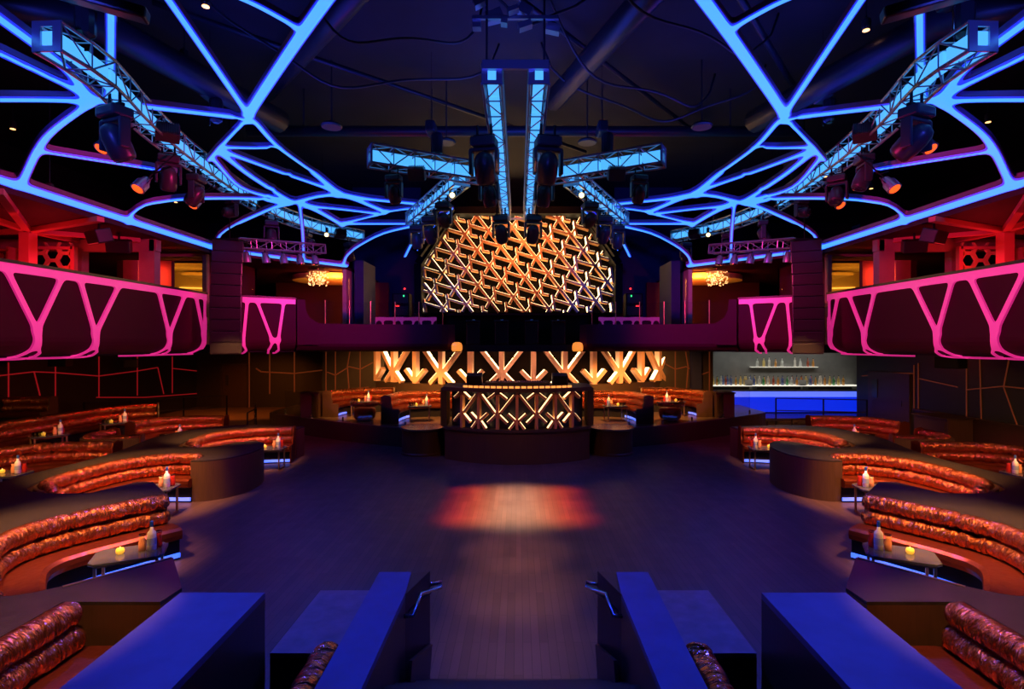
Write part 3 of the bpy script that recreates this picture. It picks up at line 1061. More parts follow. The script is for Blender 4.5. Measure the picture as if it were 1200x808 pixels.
# stage light builders (made once, then copied)
def make_head():
    o = thing('moving_head_light', (0, 0, 0), 'x', 'stage light', 'moving head lights hanging from the trusses')
    MB().box((0, 0, -.09), (.36, .26, .14)).build('base', M['head'], o, bevel=.03)
    MB().tube([(-.1, 0, 0), (-.1, 0, .17)], .018).tube([(.1, 0, 0), (.1, 0, .17)], .018).box((0, 0, .0), (.3, .06, .04)).build('clamp', M['black'], o)
    MB().box((0, 0, -.19), (.40, .12, .05)).box((-.19, 0, -.36), (.045, .13, .36)).box((.19, 0, -.36), (.045, .13, .36)).build('yoke', M['head'], o, bevel=.015)
    hd = MB().lathe([(.02, -.22), (.09, -.25), (.12, -.29), (.145, -.38), (.15, -.52), (.14, -.62), (.125, -.66)], (0, 0, 0), 16).build('lamp_head', M['head'], o, smooth=True)
    MB().lathe([(.115, -.663), (.11, -.675), (.06, -.685)], (0, 0, 0), 16).build('lens', M['lens'], hd, smooth=True)
    return o


def make_par(lm):
    o = thing('par_can_light', (0, 0, 0), 'x', 'stage light')
    MB().tube([(0, 0, .08), (0, 0, -.12)], .015).box((0, 0, .06), (.08, .05, .06)).build('clamp', M['black'], o)
    MB().tube([(-.13, 0, -.3), (-.13, 0, -.14), (0, 0, -.12), (.13, 0, -.14), (.13, 0, -.3)], .01, 6).build('yoke', M['head'], o)
    c = MB().lathe([(.04, -.13), (.07, -.16), (.08, -.22), (.115, -.27), (.12, -.42), (.125, -.44)], (0, 0, 0), 16).build('can', M['truss'], o, smooth=True)
    MB().lathe([(.1, -.441), (.09, -.452), (.03, -.458)], (0, 0, 0), 16).build('lens', M[lm], c)
    return o


def make_flood():
    o = thing('flood_light', (0, 0, 0), 'x', 'flood light', 'ribbed flood lights clamped to the trusses')
    MB().box((0, 0, 0), (.42, .3, .26)).build('housing', M['head'], o, bevel=.02)
    f = MB()
    for k in range(11):
        f.box((-.18 + .036 * k, -.17, 0), (.012, .05, .24))
    f.build('cooling_fins', M['pipe'], o)
    MB().box((0, 0, .17), (.1, .06, .12)).build('bracket', M['black'], o)
    return o


used = {}


def put(kind, maker, loc, label, rot=(0, 0, 0), sc=1., group=None):
    if kind not in used:
        used[kind] = maker()
        o = used[kind]
    else:
        o = copy_tree(used[kind])
    o.location = loc
    o.rotation_euler = rot
    o.scale = (sc, sc, sc)
    o['label'] = label
    if group:
        o['group'] = group
    return o


def tilted(o, a, b=0.):
    """tilt the lamp head and lens of a copied fixture"""
    for ch in o.children:
        if ch.name.split('.')[0] in ('lamp_head',):
            c = Vector((0, 0, -.40))
            m = Matrix.Translation(c) @ Matrix.Rotation(a, 4, 'X') @ Matrix.Rotation(b, 4, 'Y') @ Matrix.Translation(-c)
            ch.matrix_basis = m @ ch.matrix_basis
    return o


HB = ZTR - .28
for s in (-1, 1):
    lr = side_word(s, 'left', 'right')
    for k, (y, sc, tl, lab) in enumerate(((7.75, 1.15, .5, 'largest and nearest moving head under the %s curved truss'), (9.75, .95, -.1, 'second nearest moving head under the %s curved truss'),
                                          (10.9, .95, .1, 'third moving head under the %s curved truss, beside the amber lamp'), (12.7, .8, .9, 'tilted moving head halfway along the %s curved truss'),
                                          (14.9, .95, 0., 'upright moving head past the middle of the %s curved truss'), (16.6, .8, 1.2, 'moving head tipped sideways near the far end of the %s curved truss'),
                                          (18.1, .95, 0., 'moving head at the far tip of the %s curved truss'))):
        tilted(put('head', make_head, (s * -t1_at(y), y, HB + .0), lab % lr, (0, 0, s * .4 + k), sc), tl)
    for (y, dx, dz, lab) in ((8.8, .42, -.15, 'amber glowing par can beside the big moving head on the %s truss'), (9.35, .1, -.62, 'amber glowing par can hanging low under the %s truss'),
                             (11.5, .12, -.35, 'small amber par can under the middle of the %s truss')):
        x = -t1_at(y)
        put('par', lambda: make_par('lens_amber'), (s * (x + dx), y, HB + .15 + dz), lab % lr, (R(-38), 0, s * .4), .92, 'amber par cans on the curved trusses')
        MB_ = MB().tube([(0, 0, 0), (-s * dx * .9, 0, -dz - .0)], .014)
        arm = MB_.build('hanging_arm', M['black'])
        arm.parent = [o for o in bpy.data.objects if o.get('label') == lab % lr][0]
    for (y, lab) in ((9.2, 'ribbed flood light near the front of the %s curved truss'), (14.0, 'small flood light halfway back on the %s curved truss'), (17.6, 'flood light near the far tip of the %s curved truss')):
        put('flood', make_flood, (s * (-t1_at(y) - .22), y, ZTR - .1), lab % lr, (R(-20), 0, s * R(-35)), .85)
    for (x, y, sc, tl, lab) in ((.52, 8.9, 1.15, 0, 'large moving head on the %s of the middle trusses, nearest'), (.55, 10.9, .95, 0, 'smaller moving head behind the nearest one on the %s middle truss'),
                                (.42, 14.3, 1.1, .15, 'moving head in front of the lattice wall on the %s middle truss'),
                                (2.45, 10.9, .85, 0, 'moving head below the outer end of the short %s truss'), (1.75, 13.0, 1.0, .8, 'moving head at the near end of the slanting %s truss'),
                                (2.3, 14.4, 1.1, .3, 'moving head halfway along the slanting %s truss'), (2.85, 15.5, 1.0, -.2, 'moving head at the stage end of the slanting %s truss')):
        tilted(put('head', make_head, (s * x, y, HB), lab % lr, (0, 0, s * .2), sc), tl)
    put('flood', make_flood, (s * 2.0, 10.95, HB + .03), 'flood light under the short %s truss' % lr, (R(-60), 0, 0), .8)
    for (x, y, lab) in ((1.55, 12.7, 'bright yellow spot lamp near the front of the slanting %s truss'), (2.35, 14.9, 'bright yellow spot lamp near the back of the slanting %s truss')):
        put('ylamp', lambda: make_par('lens_yellow'), (s * x, y, HB + .1), lab % lr, (R(-72), 0, s * -.3), .6, 'bright yellow spot lamps on the slanting trusses')
    for (x, y) in ((1.55, 12.7), (2.35, 14.9), (-t1_at(17.2) - .15, 17.2)):
        c = thing('lamp_arm', (s * x, y, HB + .1), 'short black arm of the yellow lamp %s' % {12.7: 'at the front of the slanting %s truss', 14.9: 'at the back of the slanting %s truss', 17.2: 'at the far end of the curved %s truss'}[y] % lr, 'lamp arm')
        MB().box((s * x, y, HB + .16), (.05, .12, .26)).build('arm', M['black'], c)
    x = -t1_at(17.2)
    put('ylamp', lambda: make_par('lens_yellow'), (s * (x - .15), 17.2, HB + .1), 'bright yellow spot lamp at the far end of the %s curved truss' % lr, (R(-72), 0, s * -.3), .6, 'bright yellow spot lamps on the slanting trusses')
    for k in range(5):
        q = .08 + k * .2
        put('dpar', lambda: make_par('lens'), (s * (6.9 - 1.35 * q), 13.5 + 2.1 * q, 5.42 + .22 * q), '%s dark par can under the small %s truss' % (('first', 'second', 'third', 'fourth', 'fifth')[k], lr),
            (R(10), 0, s * .5 * k), .85, 'dark par cans under the small trusses')
    # chain hoists that carry the trusses
    for (x, y, zt, lab) in ((t1_at(6.9), 6.9, ZTR, 'chain hoist above the near end of the %s curved truss'), (t1_at(10.2) + .45, 10.4, ZTR + .35, 'chain hoist with bag above the %s curved truss'), (t1_at(13.3), 13.3, ZTR, 'chain hoist above the middle of the %s curved truss'),
                            (t1_at(17.2), 17.2, ZTR, 'chain hoist above the far end of the %s curved truss'), (-1.75, 11.2, ZTR, 'chain hoist above the short %s truss')):
        x = s * -x
        t = thing('chain_hoist', (x, y, zt + .2), lab % lr, 'chain hoist', 'chain hoists that carry the trusses')
        MB().box((x, y, zt + .75), (.2, .42, .24)).build('motor', M['pipe'], t, bevel=.04)
        MB().lathe([(.05, 0), (.11, .05), (.12, .4), (.1, .46)], (x + .12, y, zt + .2), 10).build('chain_bag', M['black_gloss'], t)
        MB().tube([(x, y, zt + .15), (x, y, 9.0)], .012, 5).build('chain', M['steel'], t)
t = thing('long_fixture', (0, 0, 0), 'x', 'stage light')
bpy.data.objects.remove(t)
for s in (-1, 1):
    lr = side_word(s, 'left', 'right')
    t = thing('strobe_bar', (s * 4.9, 6.3, 7.0), 'long black strobe bar above the near end of the %s curved truss' % lr, 'stage light')
    MB().bar((s * 5.25, 6.1, 7.0), (s * 4.3, 6.4, 6.85), .2, .14).build('housing', M['head'], t, bevel=.03)
    MB().tube([(s * 4.8, 6.25, 7.0), (s * 4.8, 6.25, 9.0)], .02, 6).build('hanger', M['pipe'], t)

# ceiling downlights (small amber lamps between the ribs)
for k, (px, py, lab) in enumerate(((241, 7, 'near the top edge, left of the thick rib'), (216, 70, 'between the two front ribs on the left'), (15, 151, 'at the far left edge'), (58, 226, 'low above the left balcony'),
                                   (206, 237, 'above the left balcony by the arch rib'), (288, 211, 'behind the left curved truss'),
                                   (1015, 35, 'near the top edge on the right'), (1158, 143, 'at the far right edge'), (1021, 221, 'behind the right curved truss'), (968, 207, 'right of the fan of thin ribs'))):
    p = at_z(px, py, 8.2)
    if p.y > 22 or abs(p.x) > 15:
        p = at_z(px, py, 5.9)
    if abs(p.x) > 15:
        continue
    t = thing('ceiling_downlight', p, 'small amber ceiling lamp ' + lab, 'ceiling lamp', 'small amber lamps under the dark ceiling')
    MB().lathe([(.05, .0), (.07, .04), (.07, .16), (.03, .2)], p, 12).build('housing', M['head'], t)
    MB().lathe([(.055, -.012), (.05, -.002)], p, 12).build('lens', M['crystal'], t)
    MB().tube([p + Vector((0, 0, .18)), (p.x, p.y, 9.0)], .012, 5).build('rod', M['pipe'], t)

# ceiling pipes, beams, cables
t = thing('ceiling_pipe', (0, 12.8, 8.0), 'thick horizontal pipe crossing below the dark ceiling', 'pipe')
MB().tube([(-6.3, 12.8, 8.0), (6.5, 12.8, 8.0)], .12, 14).build('pipe', M['pipe'], t, smooth=True)
hb = MB()
for x in (-5, -2, 2, 5):
    hb.tube([(x, 12.8, 8.05), (x, 12.8, 9.0)], .02, 5)
hb.build('hanger', M['pipe'], t)
for k, (a, b, r_) in enumerate((((-2.5, 6.0), (5.0, 15.0), .05), ((-6, 9), (2.0, 16), .05), ((.2, 5.5), (-5.5, 12), .2), ((1.5, 6), (7.0, 13), .06), ((3, 5.5), (.8, 12), .22))):
    tag(MB().tube([(*a, 8.75 - .1 * k), (*b, 8.75 - .1 * k)], r_, 10).build('ceiling_duct', M['pipe'], smooth=True),
        ('thin pipe slanting right across the dark ceiling', 'thin pipe on the left part of the dark ceiling', 'round duct slanting left below the ceiling', 'pipe right of the middle under the ceiling', 'wide round duct right of the middle under the ceiling')[k], 'duct')
for s in (-1, 1):
    tag(MB().tube([(s * 10.5, 6.5, 7.9), (s * 6.4, 8.3, 7.9), (s * 5.2, 12, 7.9)], .25, 12).build('air_duct', M['pipe'], smooth=True), 'bent round air duct above the %s glowing ribs' % side_word(s, 'left', 'right'), 'duct')
rr = random.Random(5)
CAB = [((-5.2, 8.8), (-.4, 10.8)), ((-3.6, 7.6), (-.5, 9.4)), ((.3, 8.6), (4.5, 12.0)), ((1.0, 7.2), (4.8, 9.8)), ((-1.5, 6.6), (1.2, 8.8)), ((.6, 10.8), (5.2, 11.6))]
for k, (a, b) in enumerate(CAB):
    P = []
    for i in range(25):
        q = i / 24
        P.append((a[0] + (b[0] - a[0]) * q + .12 * math.sin(q * 9 + k), a[1] + (b[1] - a[1]) * q + .1 * math.sin(q * 7), 8.98 - 1.3 * math.sin(q * math.pi) ** .5 + .12 * math.sin(q * 11 + k) * math.sin(q * math.pi)))
    tag(MB().tube(P, .022, 6).build('hanging_cable', M['cable'], smooth=True), 'cable sagging below the ceiling, ' +
        ('long one left of the middle', 'short one left of the middle trusses', 'long one right of the middle trusses', 'one near the top right of the middle', 'one over the near ends of the middle trusses', 'one along the thick pipe on the right')[k],
        'cable', 'cables sagging below the ceiling')
for s in (-1, 1):
    for (x, y) in ((3.9, 11.5), (1.6, 12.4)):
        t = thing('round_speaker', (s * x, y, 7.6), '%s round dish speaker under the thick pipe on the %s' % ('outer' if x > 3 else 'inner', side_word(s, 'left', 'right')), 'ceiling speaker')
        MB().lathe([(.05, .1), (.2, .03), (.22, 0), (.2, -.03)], (s * x, y, 7.6), 18).build('dish', M['pipe'], t)
        MB().tube([(s * x, y, 7.65), (s * x, y, 9.0)], .015, 5).build('rod', M['pipe'], t)
# rigging motor cluster above the middle pair
t = thing('rigging_cluster', (0, 7.6, 7.6), 'cluster of rigging clamps and lamps above the middle trusses', 'rigging')
m_ = MB()
for k in range(9):
    m_.box((rr.uniform(-.55, .55), 7.6 + rr.uniform(-.2, .2), 7.55 + rr.uniform(-.2, .25)), (rr.uniform(.08, .2), .12, rr.uniform(.06, .16)), Matrix.Rotation(rr.uniform(-.6, .6), 3, 'Y'))
m_.bar((-.6, 7.6, 7.55), (.6, 7.6, 7.55), .05, .05)
m_.build('clamps', M['truss'], t)
m_ = MB()
for x in (-.4, .4):
    m_.tube([(x, 7.6, ZTR + .1), (x, 7.6, 9.0)], .018, 6)
m_.build('rod', M['pipe'], t)

# line array speaker towers at the balcony corners
for s in (-1, 1):
    lr = side_word(s, 'left', 'right')
    t = thing('line_array_speaker', (s * 7.15, 13.2, 3.0), 'tall curved stack of dark loudspeaker boxes hanging at the %s balcony corner' % lr, 'speaker tower')
    n = 10
    for k in range(n):
        q = k / (n - 1)
        z = 5.36 - 2.42 * q
        y = 13.25 - .12 * math.sin(q * 2.2)
        rt = Matrix.Rotation(s * R(-25), 3, 'Z') @ Matrix.Rotation(R(-2 + 14 * q * q), 3, 'X')
        e = MB().box((s * 7.0, y, z), (.66, .42, .262), rt).build('speaker_box', M['black_gloss'], t, bevel=.012)
        MB().box(Vector((s * 7.0, y, z)) + rt @ Vector((0, -.215, 0)), (.58, .01, .19), rt).build('grille', M['black_gloss'], e)
    MB().box((s * 7.0, 13.3, 5.52), (.66, .5, .06)).tube([(s * 7.0, 13.3, 5.5), (s * 7.0, 13.3, 9.0)], .015, 6).build('flying_frame', M['black'], t)

# ------------------------------------------------------------------ glowing lattice wall above the stage
YW = 20.5
OCT = [(496, 366), (496, 311), (536, 252), (679, 252), (719, 311), (719, 366)]
OW = [at_y(px, py, YW) for px, py in OCT]


def inside(px, py):
    n = len(OCT)
    c = True
    for i in range(n):
        a, b = OCT[i], OCT[(i + 1) % n]
        if (b[0] - a[0]) * (py - a[1]) - (b[1] - a[1]) * (px - a[0]) < 0:
            c = False
    return c


def clip(a, b):
    """clip a segment to the convex octagon (in plan units of the wall)"""
    t0, t1 = 0., 1.
    n = len(OCT)
    for i in range(n):
        p, q = OCT[i], OCT[(i + 1) % n]
        ex, ey = q[0] - p[0], q[1] - p[1]
        fa = ex * (a[1] - p[1]) - ey * (a[0] - p[0])
        fb = ex * (b[1] - p[1]) - ey * (b[0] - p[0])
        if fa < 0 and fb < 0:
            return None
        if fa < 0:
            t0 = max(t0, fa / (fa - fb))
        elif fb < 0:
            t1 = min(t1, fa / (fa - fb))
    if t1 - t0 < .08:
        return None
    L = lambda t: (a[0] + (b[0] - a[0]) * t, a[1] + (b[1] - a[1]) * t)
    return L(t0), L(t1)


wallo = thing('lattice_light_wall', (0, YW, 4.2), 'tall octagonal wall of golden glowing pinwheel lattice above the stage', 'light wall')
V = [(p.x, YW + .45, p.z) for p in OW] + [(p.x, YW + .55, p.z) for p in OW]
MB().add(V, [tuple(range(6)), tuple(range(6, 12))] + [(i, (i + 1) % 6, (i + 1) % 6 + 6, i + 6) for i in range(6)]).build('back_panel', mat('bronze_back_panel', (.006, .004, .004), .9, spec=.05), wallo)
bars, tubes = MB(), MB()
DEP = .36


def wbar(a, b, wd=.15, led=1, lay=0.):
    c = clip(a, b)
    if not c:
        return
    A, B = at_y(*c[0], YW), at_y(*c[1], YW)
    A.y = B.y = YW + .13 + lay
    bars.bar(A, B, wd, DEP, up=(0, 1, 0))
    if led:
        d = (B - A).normalized()
        n = Vector((d.z, 0, -d.x))
        ins = (B - A) * .05
        q = led if n.x > 0 else -led
        o_ = n * q * (wd / 2 + .005)
        tubes.bar(A + ins + o_, B - ins + o_, .011, DEP * .85, up=(0, 1, 0))


v1 = Vector((14.2, 18.4))
v2 = Vector((27.5, -4.5))
O = Vector((545, 275))
for i in range(-9, 10):
    for j in range(-9, 14):
        N_ = O + v1 * i + v2 * j
        if not (480 < N_.x < 735 and 235 < N_.y < 385):
            continue
        wbar(N_, N_ + v1, .095, 1, 0)
        wbar(N_ + Vector((-24, -7.5)), N_ + Vector((-1, -.5)), .065, 1, .012)
        wbar(N_ + Vector((.5, -1)), N_ + Vector((6, -8.5)), .075, -1, .018)
        wbar(N_ + Vector((-1, 1)), N_ + Vector((-5, 8)), .075, -1, .018)
        wbar(N_ + Vector((6, .5)), N_ + Vector((14, 2)), .06, 1, .02)
        wbar(N_ + Vector((6.5, 0)), N_ + Vector((4, -17.5)), .075, -1, .024)
bars.build('lattice', M['copper_bar'], wallo)
tubes.build('light_tube', M['led_gold'], wallo)
fr = MB()
for i in range(6):
    a, b = OW[i], OW[(i + 1) % 6]
    if i == 5:
        continue
    ce = Vector((0, YW, 5.9))
    oa, ob = a + (a - ce).normalized() * .14, b + (b - ce).normalized() * .14
    fr.bar((oa.x, YW + .05, oa.z), (ob.x, YW + .05, ob.z), .26, .9, up=(0, 1, 0))
fr.build('frame', M['black'], wallo)
for s in (-1, 1):
    t = thing('arch_light_bar', (s * 3.1, 19.6, 7.1), 'blue light bar along the %s slant of the stage arch' % side_word(s, 'left', 'right'), 'light bar')
    a, b = Vector((s * 3.65, 19.75, 6.3)), Vector((s * 2.45, 19.75, 8.0))
    MB().bar(a, b, .4, .3, up=(0, 1, 0)).tube([(s * 2.6, 19.75, 7.9), (s * 2.6, 19.75, 9.0)], .03).build('housing', M['black'], t)
    d = b - a
    dots = MB()
    for k in range(22):
        p = a + d * (.05 + .6 * k / 21)
        dots.box((p.x, 19.59, p.z), (.03, .02, .03))
    dots.build('light_dot', M['led_blue'], t)
    MB().bar(a + d * .62 + Vector((s * .1, -.16, 0)), a + d * .98 + Vector((s * .1, -.16, 0)), .09, .03, up=(0, 1, 0)).build('light_strip', M['rib_edge'], t)
    # tiny indicator lights on equipment by the stage
    t = thing('stage_rack', (s * 4.0, 19.5, 2.99), 'dark equipment rack with tiny indicator lights %s of the lattice wall' % side_word(s, 'left', 'right'), 'equipment rack')
    MB().box((s * 4.1, 19.4, 3.9), (.6, .5, 1.8)).build('cabinet', M['black'], t, bevel=.02)
    for k in range(4):
        MB().box((s * 4.1, 19.13, 3.35 + .42 * k), (.5, .03, .3)).build('panel', M['black_gloss'], t)
    MB().box((s * 3.95, 19.1, 4.95), (.05, .03, .05)).box((s * 4.2, 19.1, 4.35), (.12, .03, .03)).build('indicator_light', mat('red_indicator', (.8, .1, .1), .4, emit=(1, .02, .02), estr=4), t)
    MB().box((s * 3.98, 19.1, 4.7), (.04, .03, .06)).build('indicator_light', M['exit_green'], t)


# ------------------------------------------------------------------ curved lattice panels (below the balcony, and on the booth)
def arc_pt(sv, z, Rr, Yf, off=0.):
    a = sv / Rr
    r2 = Rr + off
    return Vector((r2 * math.sin(a), Yf + Rr - r2 * math.cos(a), z))


def arc_bar(mb, tb, p, q, Rr, Yf, wd, dp, led, off=0., edge=.02, tw=.02):
    n = max(1, int(abs(p[0] - q[0]) / .3))
    for k in range(n):
        t0, t1 = k / n, (k + 1) / n
        A = arc_pt(p[0] + (q[0] - p[0]) * t0, p[1] + (q[1] - p[1]) * t0, Rr, Yf, off)
        B = arc_pt(p[0] + (q[0] - p[0]) * t1, p[1] + (q[1] - p[1]) * t1, Rr, Yf, off)
        mid = (p[0] + q[0]) / 2 / Rr
        nr = Vector((math.sin(mid), -math.cos(mid), 0))
        mb.bar(A, B, wd, dp, up=nr)
        if led:
            d = (B - A).normalized()
            sd = d.cross(nr).normalized()
            g = 1 if sd.z > 0 else -1
            o_ = sd * g * (wd / 2 + tw * .5)
            tb.bar(A.lerp(B, .04) + o_, B.lerp(A, .04) + o_, tw, dp * .8, up=nr)


# wall panel
RW, YWF = 7.9, 19.5
hw = RW * math.asin(5.62 / RW)
lw = thing('curved_lattice_wall', (0, YWF, 1.5), 'curved band of glowing copper lattice bars on the wall behind the booth', 'light wall')
pathw = [tuple(arc_pt(-hw + 2 * hw * k / 40, 0, RW, YWF, -.35).xy) for k in range(41)]
MB().sweep(pathw, [(0, 1.45), (0, 3.0), (.1, 3.0), (.1, 1.45)], 1).build('back_panel', mat('bronze_back_panel_low', (.010, .005, .004), .9, spec=.1), lw)
pathw0 = [tuple(arc_pt(-hw + 2 * hw * k / 40, 0, RW, YWF, .06).xy) for k in range(41)]
MB().sweep(pathw0, [(0, .57), (0, 1.54), (.5, 1.54), (.5, .57)], 1).build('plinth', M['wood'], lw)
bars, tubes = MB(), MB()
nv = 10
sp = 2 * hw / (nv + 1)
zt, zb = 3.0, 1.55
for k in range(nv + 2):
    sv = -hw + sp * k
    wdt = .14
    arc_bar(bars, tubes, (sv, zb), (sv, zt), RW, YWF, wdt * 1.25, .22, False)
    if k % 2 == 1:
        for g in (-1, 1):
            arc_bar(bars, tubes, (sv + g * .08, 1.98), (sv + g * (sp - .25), zt), RW, YWF, wdt, .2, True)
            arc_bar(bars, tubes, (sv + g * .06, 1.96), (sv + g * .46, 1.56), RW, YWF, wdt, .2, True, .01)
    else:
        for g in (-1, 1):
            if abs(sv + g * .5) < hw:
                arc_bar(bars, tubes, (sv + g * .07, 1.66), (sv + g * .46, 2.06), RW, YWF, wdt, .2, True, .01)
bars.build('lattice', M['pale_bar'], lw)
tubes.build('light_tube', mat('golden_light_tube_low', (.9, .7, .4), .4, emit=(1.0, .72, .35), estr=4.5), lw)

# raised lounge platform
plat = []
FR = [(0, 15.6), (1.6, 15.65), (3.2, 15.9), (5.6, 17.1), (8.2, 18.96), (8.9, 19.6)]
PF = [tuple(p) for p in catmull(FR, .2)]
for s in (-1, 1):
    pass
poly = [(-x, y) for x, y in reversed(PF)] + [p for p in PF[1:]] + [(8.9, 22.0), (-8.9, 22.0)]
pt = tag(MB().prism(poly, 0, .54).build('lounge_platform', M['wood']), 'raised curved lounge platform behind the booth', 'platform')
MB().prism(poly, .54, .57).build('deck', mat('platform_deck', (.07, .05, .04), .3, noise=.3), pt)
pt['kind'] = 'structure'
pt.name = 'floor_lounge_platform'
for s in (-1, 1):
    lr = side_word(s, 'left', 'right')
    g = thing('glass_railing', (s * 5.0, 17.0, .57), 'low glass railing along the %s edge of the lounge platform' % lr, 'railing')
    P = [(s * x, y + .12) for x, y in ((3.3, 15.98), (4.4, 16.45), (5.5, 17.1), (6.8, 17.95), (8.1, 18.95))]
    for a, b in zip(P, P[1:]):
        MB().bar((*a, .98), (*b, .98), .012, .8).build('glass_panel', M['glass'], g)
    for a in P:
        MB().box((*a, .64), (.05, .05, .14)).build('foot', M['steel'], g)

# ------------------------------------------------------------------ DJ booth
RB, YBF = 2.83, 13.6
hb_ = RB * math.asin(1.9 / RB)
bo = thing('dj_booth', (0, 14.6, 0), 'curved DJ booth with glowing lattice front at the head of the dance floor', 'dj booth')
N_ = 32


def arcp(off, n=N_, h=hb_):
    return [tuple(arc_pt(-h + 2 * h * k / n, 0, RB, YBF, off).xy) for k in range(n + 1)]


front = arcp(0)
MB().prism(front + [(1.9, 15.7), (-1.9, 15.7)], 0, .8).build('base', M['wood_warm'], bo)
MB().prism(arcp(.05) + [(1.93, 15.5), (-1.93, 15.5)], .8, .86).build('base_ledge', M['wood'], bo)
MB().prism(arcp(-.25) + [(1.7, 15.5), (-1.7, 15.5)], .86, 1.8).build('core', mat('dark_navy_core', (.02, .02, .04), .3), bo)
MB().prism(arcp(.08) + [(1.98, 15.6), (-1.98, 15.6)], 1.80, 1.9).build('counter_top', M['wood_warm'], bo, bevel=.015)
for s in (-1, 1):
    MB().box((s * 1.93, 14.55, 1.36), (.16, .4, 1.0)).build('end_pillar', M['wood'], bo)
    MB().box((s * 1.95, 15.1, 1.2), (.08, .9, 1.2)).build('side_panel', M['wood'], bo)
bars, tubes = MB(), MB()
sp = .5
for k in range(-4, 5):
    sv = k * sp
    if abs(sv) > hb_ - .1:
        continue
    arc_bar(bars, tubes, (sv, .87), (sv, 1.79), RB, YBF, .07, .12, False, -.06)
    lims = [g for g in (-1, 1) if abs(sv + g * .45) < hb_]
    if k % 2 == 0:
        for g in lims:
            arc_bar(bars, tubes, (sv + g * .05, 1.74), (sv + g * (sp - .06), 1.26), RB, YBF, .06, .1, True, -.05, tw=.01)
            arc_bar(bars, tubes, (sv + g * .04, 1.08), (sv + g * .24, 1.26), RB, YBF, .06, .1, True, -.045, tw=.01)
            arc_bar(bars, tubes, (sv + g * .04, 1.06), (sv + g * .19, .87), RB, YBF, .06, .1, True, -.05, tw=.01)
    else:
        for g in lims:
            arc_bar(bars, tubes, (sv + g * .04, 1.77), (sv + g * .24, 1.62), RB, YBF, .06, .1, True, -.045, tw=.01)
            arc_bar(bars, tubes, (sv + g * .04, 1.22), (sv + g * .25, 1.02), RB, YBF, .06, .1, True, -.045, tw=.01)
bars.build('lattice', M['copper_bar'], bo)
tubes.build('light_tube', mat('golden_light_tube_booth', (.9, .7, .4), .4, emit=(1.0, .6, .25), estr=3.0), bo)
fl = MB()
for k in range(19):
    a, b = (-.93 + .1 * k), (-.93 + .1 * k + .075)
    fl.bar(arc_pt(a * 1.55, 1.93, RB, YBF, -.02), arc_pt(b * 1.55, 1.93, RB, YBF, -.02), .03, .05, up=(0, 0, 1))
fl.build('light_strip', mat('amber_counter_light', (1, .5, .2), .4, emit=(1, .35, .06), estr=1.3), bo)
# mixer and monitors on the booth
dk = thing('dj_mixer', (0, 14.6, 1.9), 'low DJ mixer desk on top of the booth', 'dj mixer')
MB().box((0, 14.75, 1.95), (1.7, .6, .1)).build('desk', M['black_gloss'], dk, bevel=.01)
kn = MB()
for k in range(24):
    kn.lathe([(.02, 0), (.018, .025)], (-.75 + .065 * k, 14.6 + .1 * (k % 3), 2.0), 8)
kn.build('knob', M['steel'], dk)
for s in (-1, 1):
    t = thing('monitor_speaker', (s * 1.15, 14.6, 1.9), 'black monitor wedge on the %s end of the booth' % side_word(s, 'left', 'right'), 'speaker')
    MB().box((s * 1.15, 14.75, 2.05), (.42, .34, .3), Matrix.Rotation(R(12), 3, 'X')).build('cabinet', M['black_gloss'], t, bevel=.02)
    MB().box((s * 1.15, 14.57, 2.05), (.34, .02, .22), Matrix.Rotation(R(12), 3, 'X')).build('grille', M['black'], t)
    # round podiums
    t = thing('round_podium', (s * 2.62, 15.15, 0), 'round dark podium beside the %s end of the booth' % side_word(s, 'left', 'right'), 'podium')
    MB().lathe([(.6, 0), (.6, .05), (.57, .07), (.57, .66), (.6, .68)], (s * 2.62, 15.15, 0), 40).build('drum', M['wood_warm'], t, smooth=False)
    MB().lathe([(.62, .68), (.62, .71), (.6, .72)], (s * 2.62, 15.15, 0), 40).build('top', M['tile'], t)


# ------------------------------------------------------------------ sofas
def roll(path, off, z, r_, side, seed, z0):
    rn = random.Random(seed)
    N = normals(path)
    n = 14
    V, Fc, FL = [], [], []
    ph = rn.uniform(0, 6)
    dist = 0
    L = sum(math.dist(path[i], path[i + 1]) for i in range(len(path) - 1))
    seam = max(1, round(L / 1.25))
    marks = [rn.uniform(0, L) for _ in range(int(L * 9))]
    amps = [rn.uniform(.05, .17) for _ in marks]
    for i, (p, nn) in enumerate(zip(path, N)):
        if i:
            dist += math.dist(path[i - 1], path[i])
        e = min(dist, L - dist)
        q = 1 - .12 * math.exp(-(e / .03) ** 2)
        sd = (dist / L * seam) % 1
        sd = min(sd, 1 - sd) * L / seam
        q -= .22 * math.exp(-(sd / .03) ** 2)
        for k in range(n):
            a = 2 * math.pi * k / n + math.pi
            FL += [dist + seed * 3.7, r_ * a, 0.]
            w_ = 0
            for m_, am in zip(marks, amps):
                dd = (dist - m_ - .05 * math.sin(a * 2 + m_ * 9)) / .026
                if abs(dd) < 3:
                    w_ += am * math.exp(-dd * dd) * (.5 + .5 * math.sin(a + m_ * 5))
            rad = r_ * (q - w_ + .025 * math.sin(dist * 23 + a * 3 + ph))
            V.append((p[0] + nn[0] * side * (off + rad * math.cos(a)), p[1] + nn[1] * side * (off + rad * math.cos(a)), z0 + z + rad * math.sin(a)))
    for i in range(len(path) - 1):
        for k in range(n):
            k2 = (k + 1) % n
            Fc.append((i * n + k, i * n + k2, (i + 1) * n + k2, (i + 1) * n + k))
    Fc.append(tuple(range(n - 1, -1, -1)))
    Fc.append(tuple((len(path) - 1) * n + k for k in range(n)))
    mb_ = MB().add(V, Fc)
    mb_.flow = FL
    return mb_


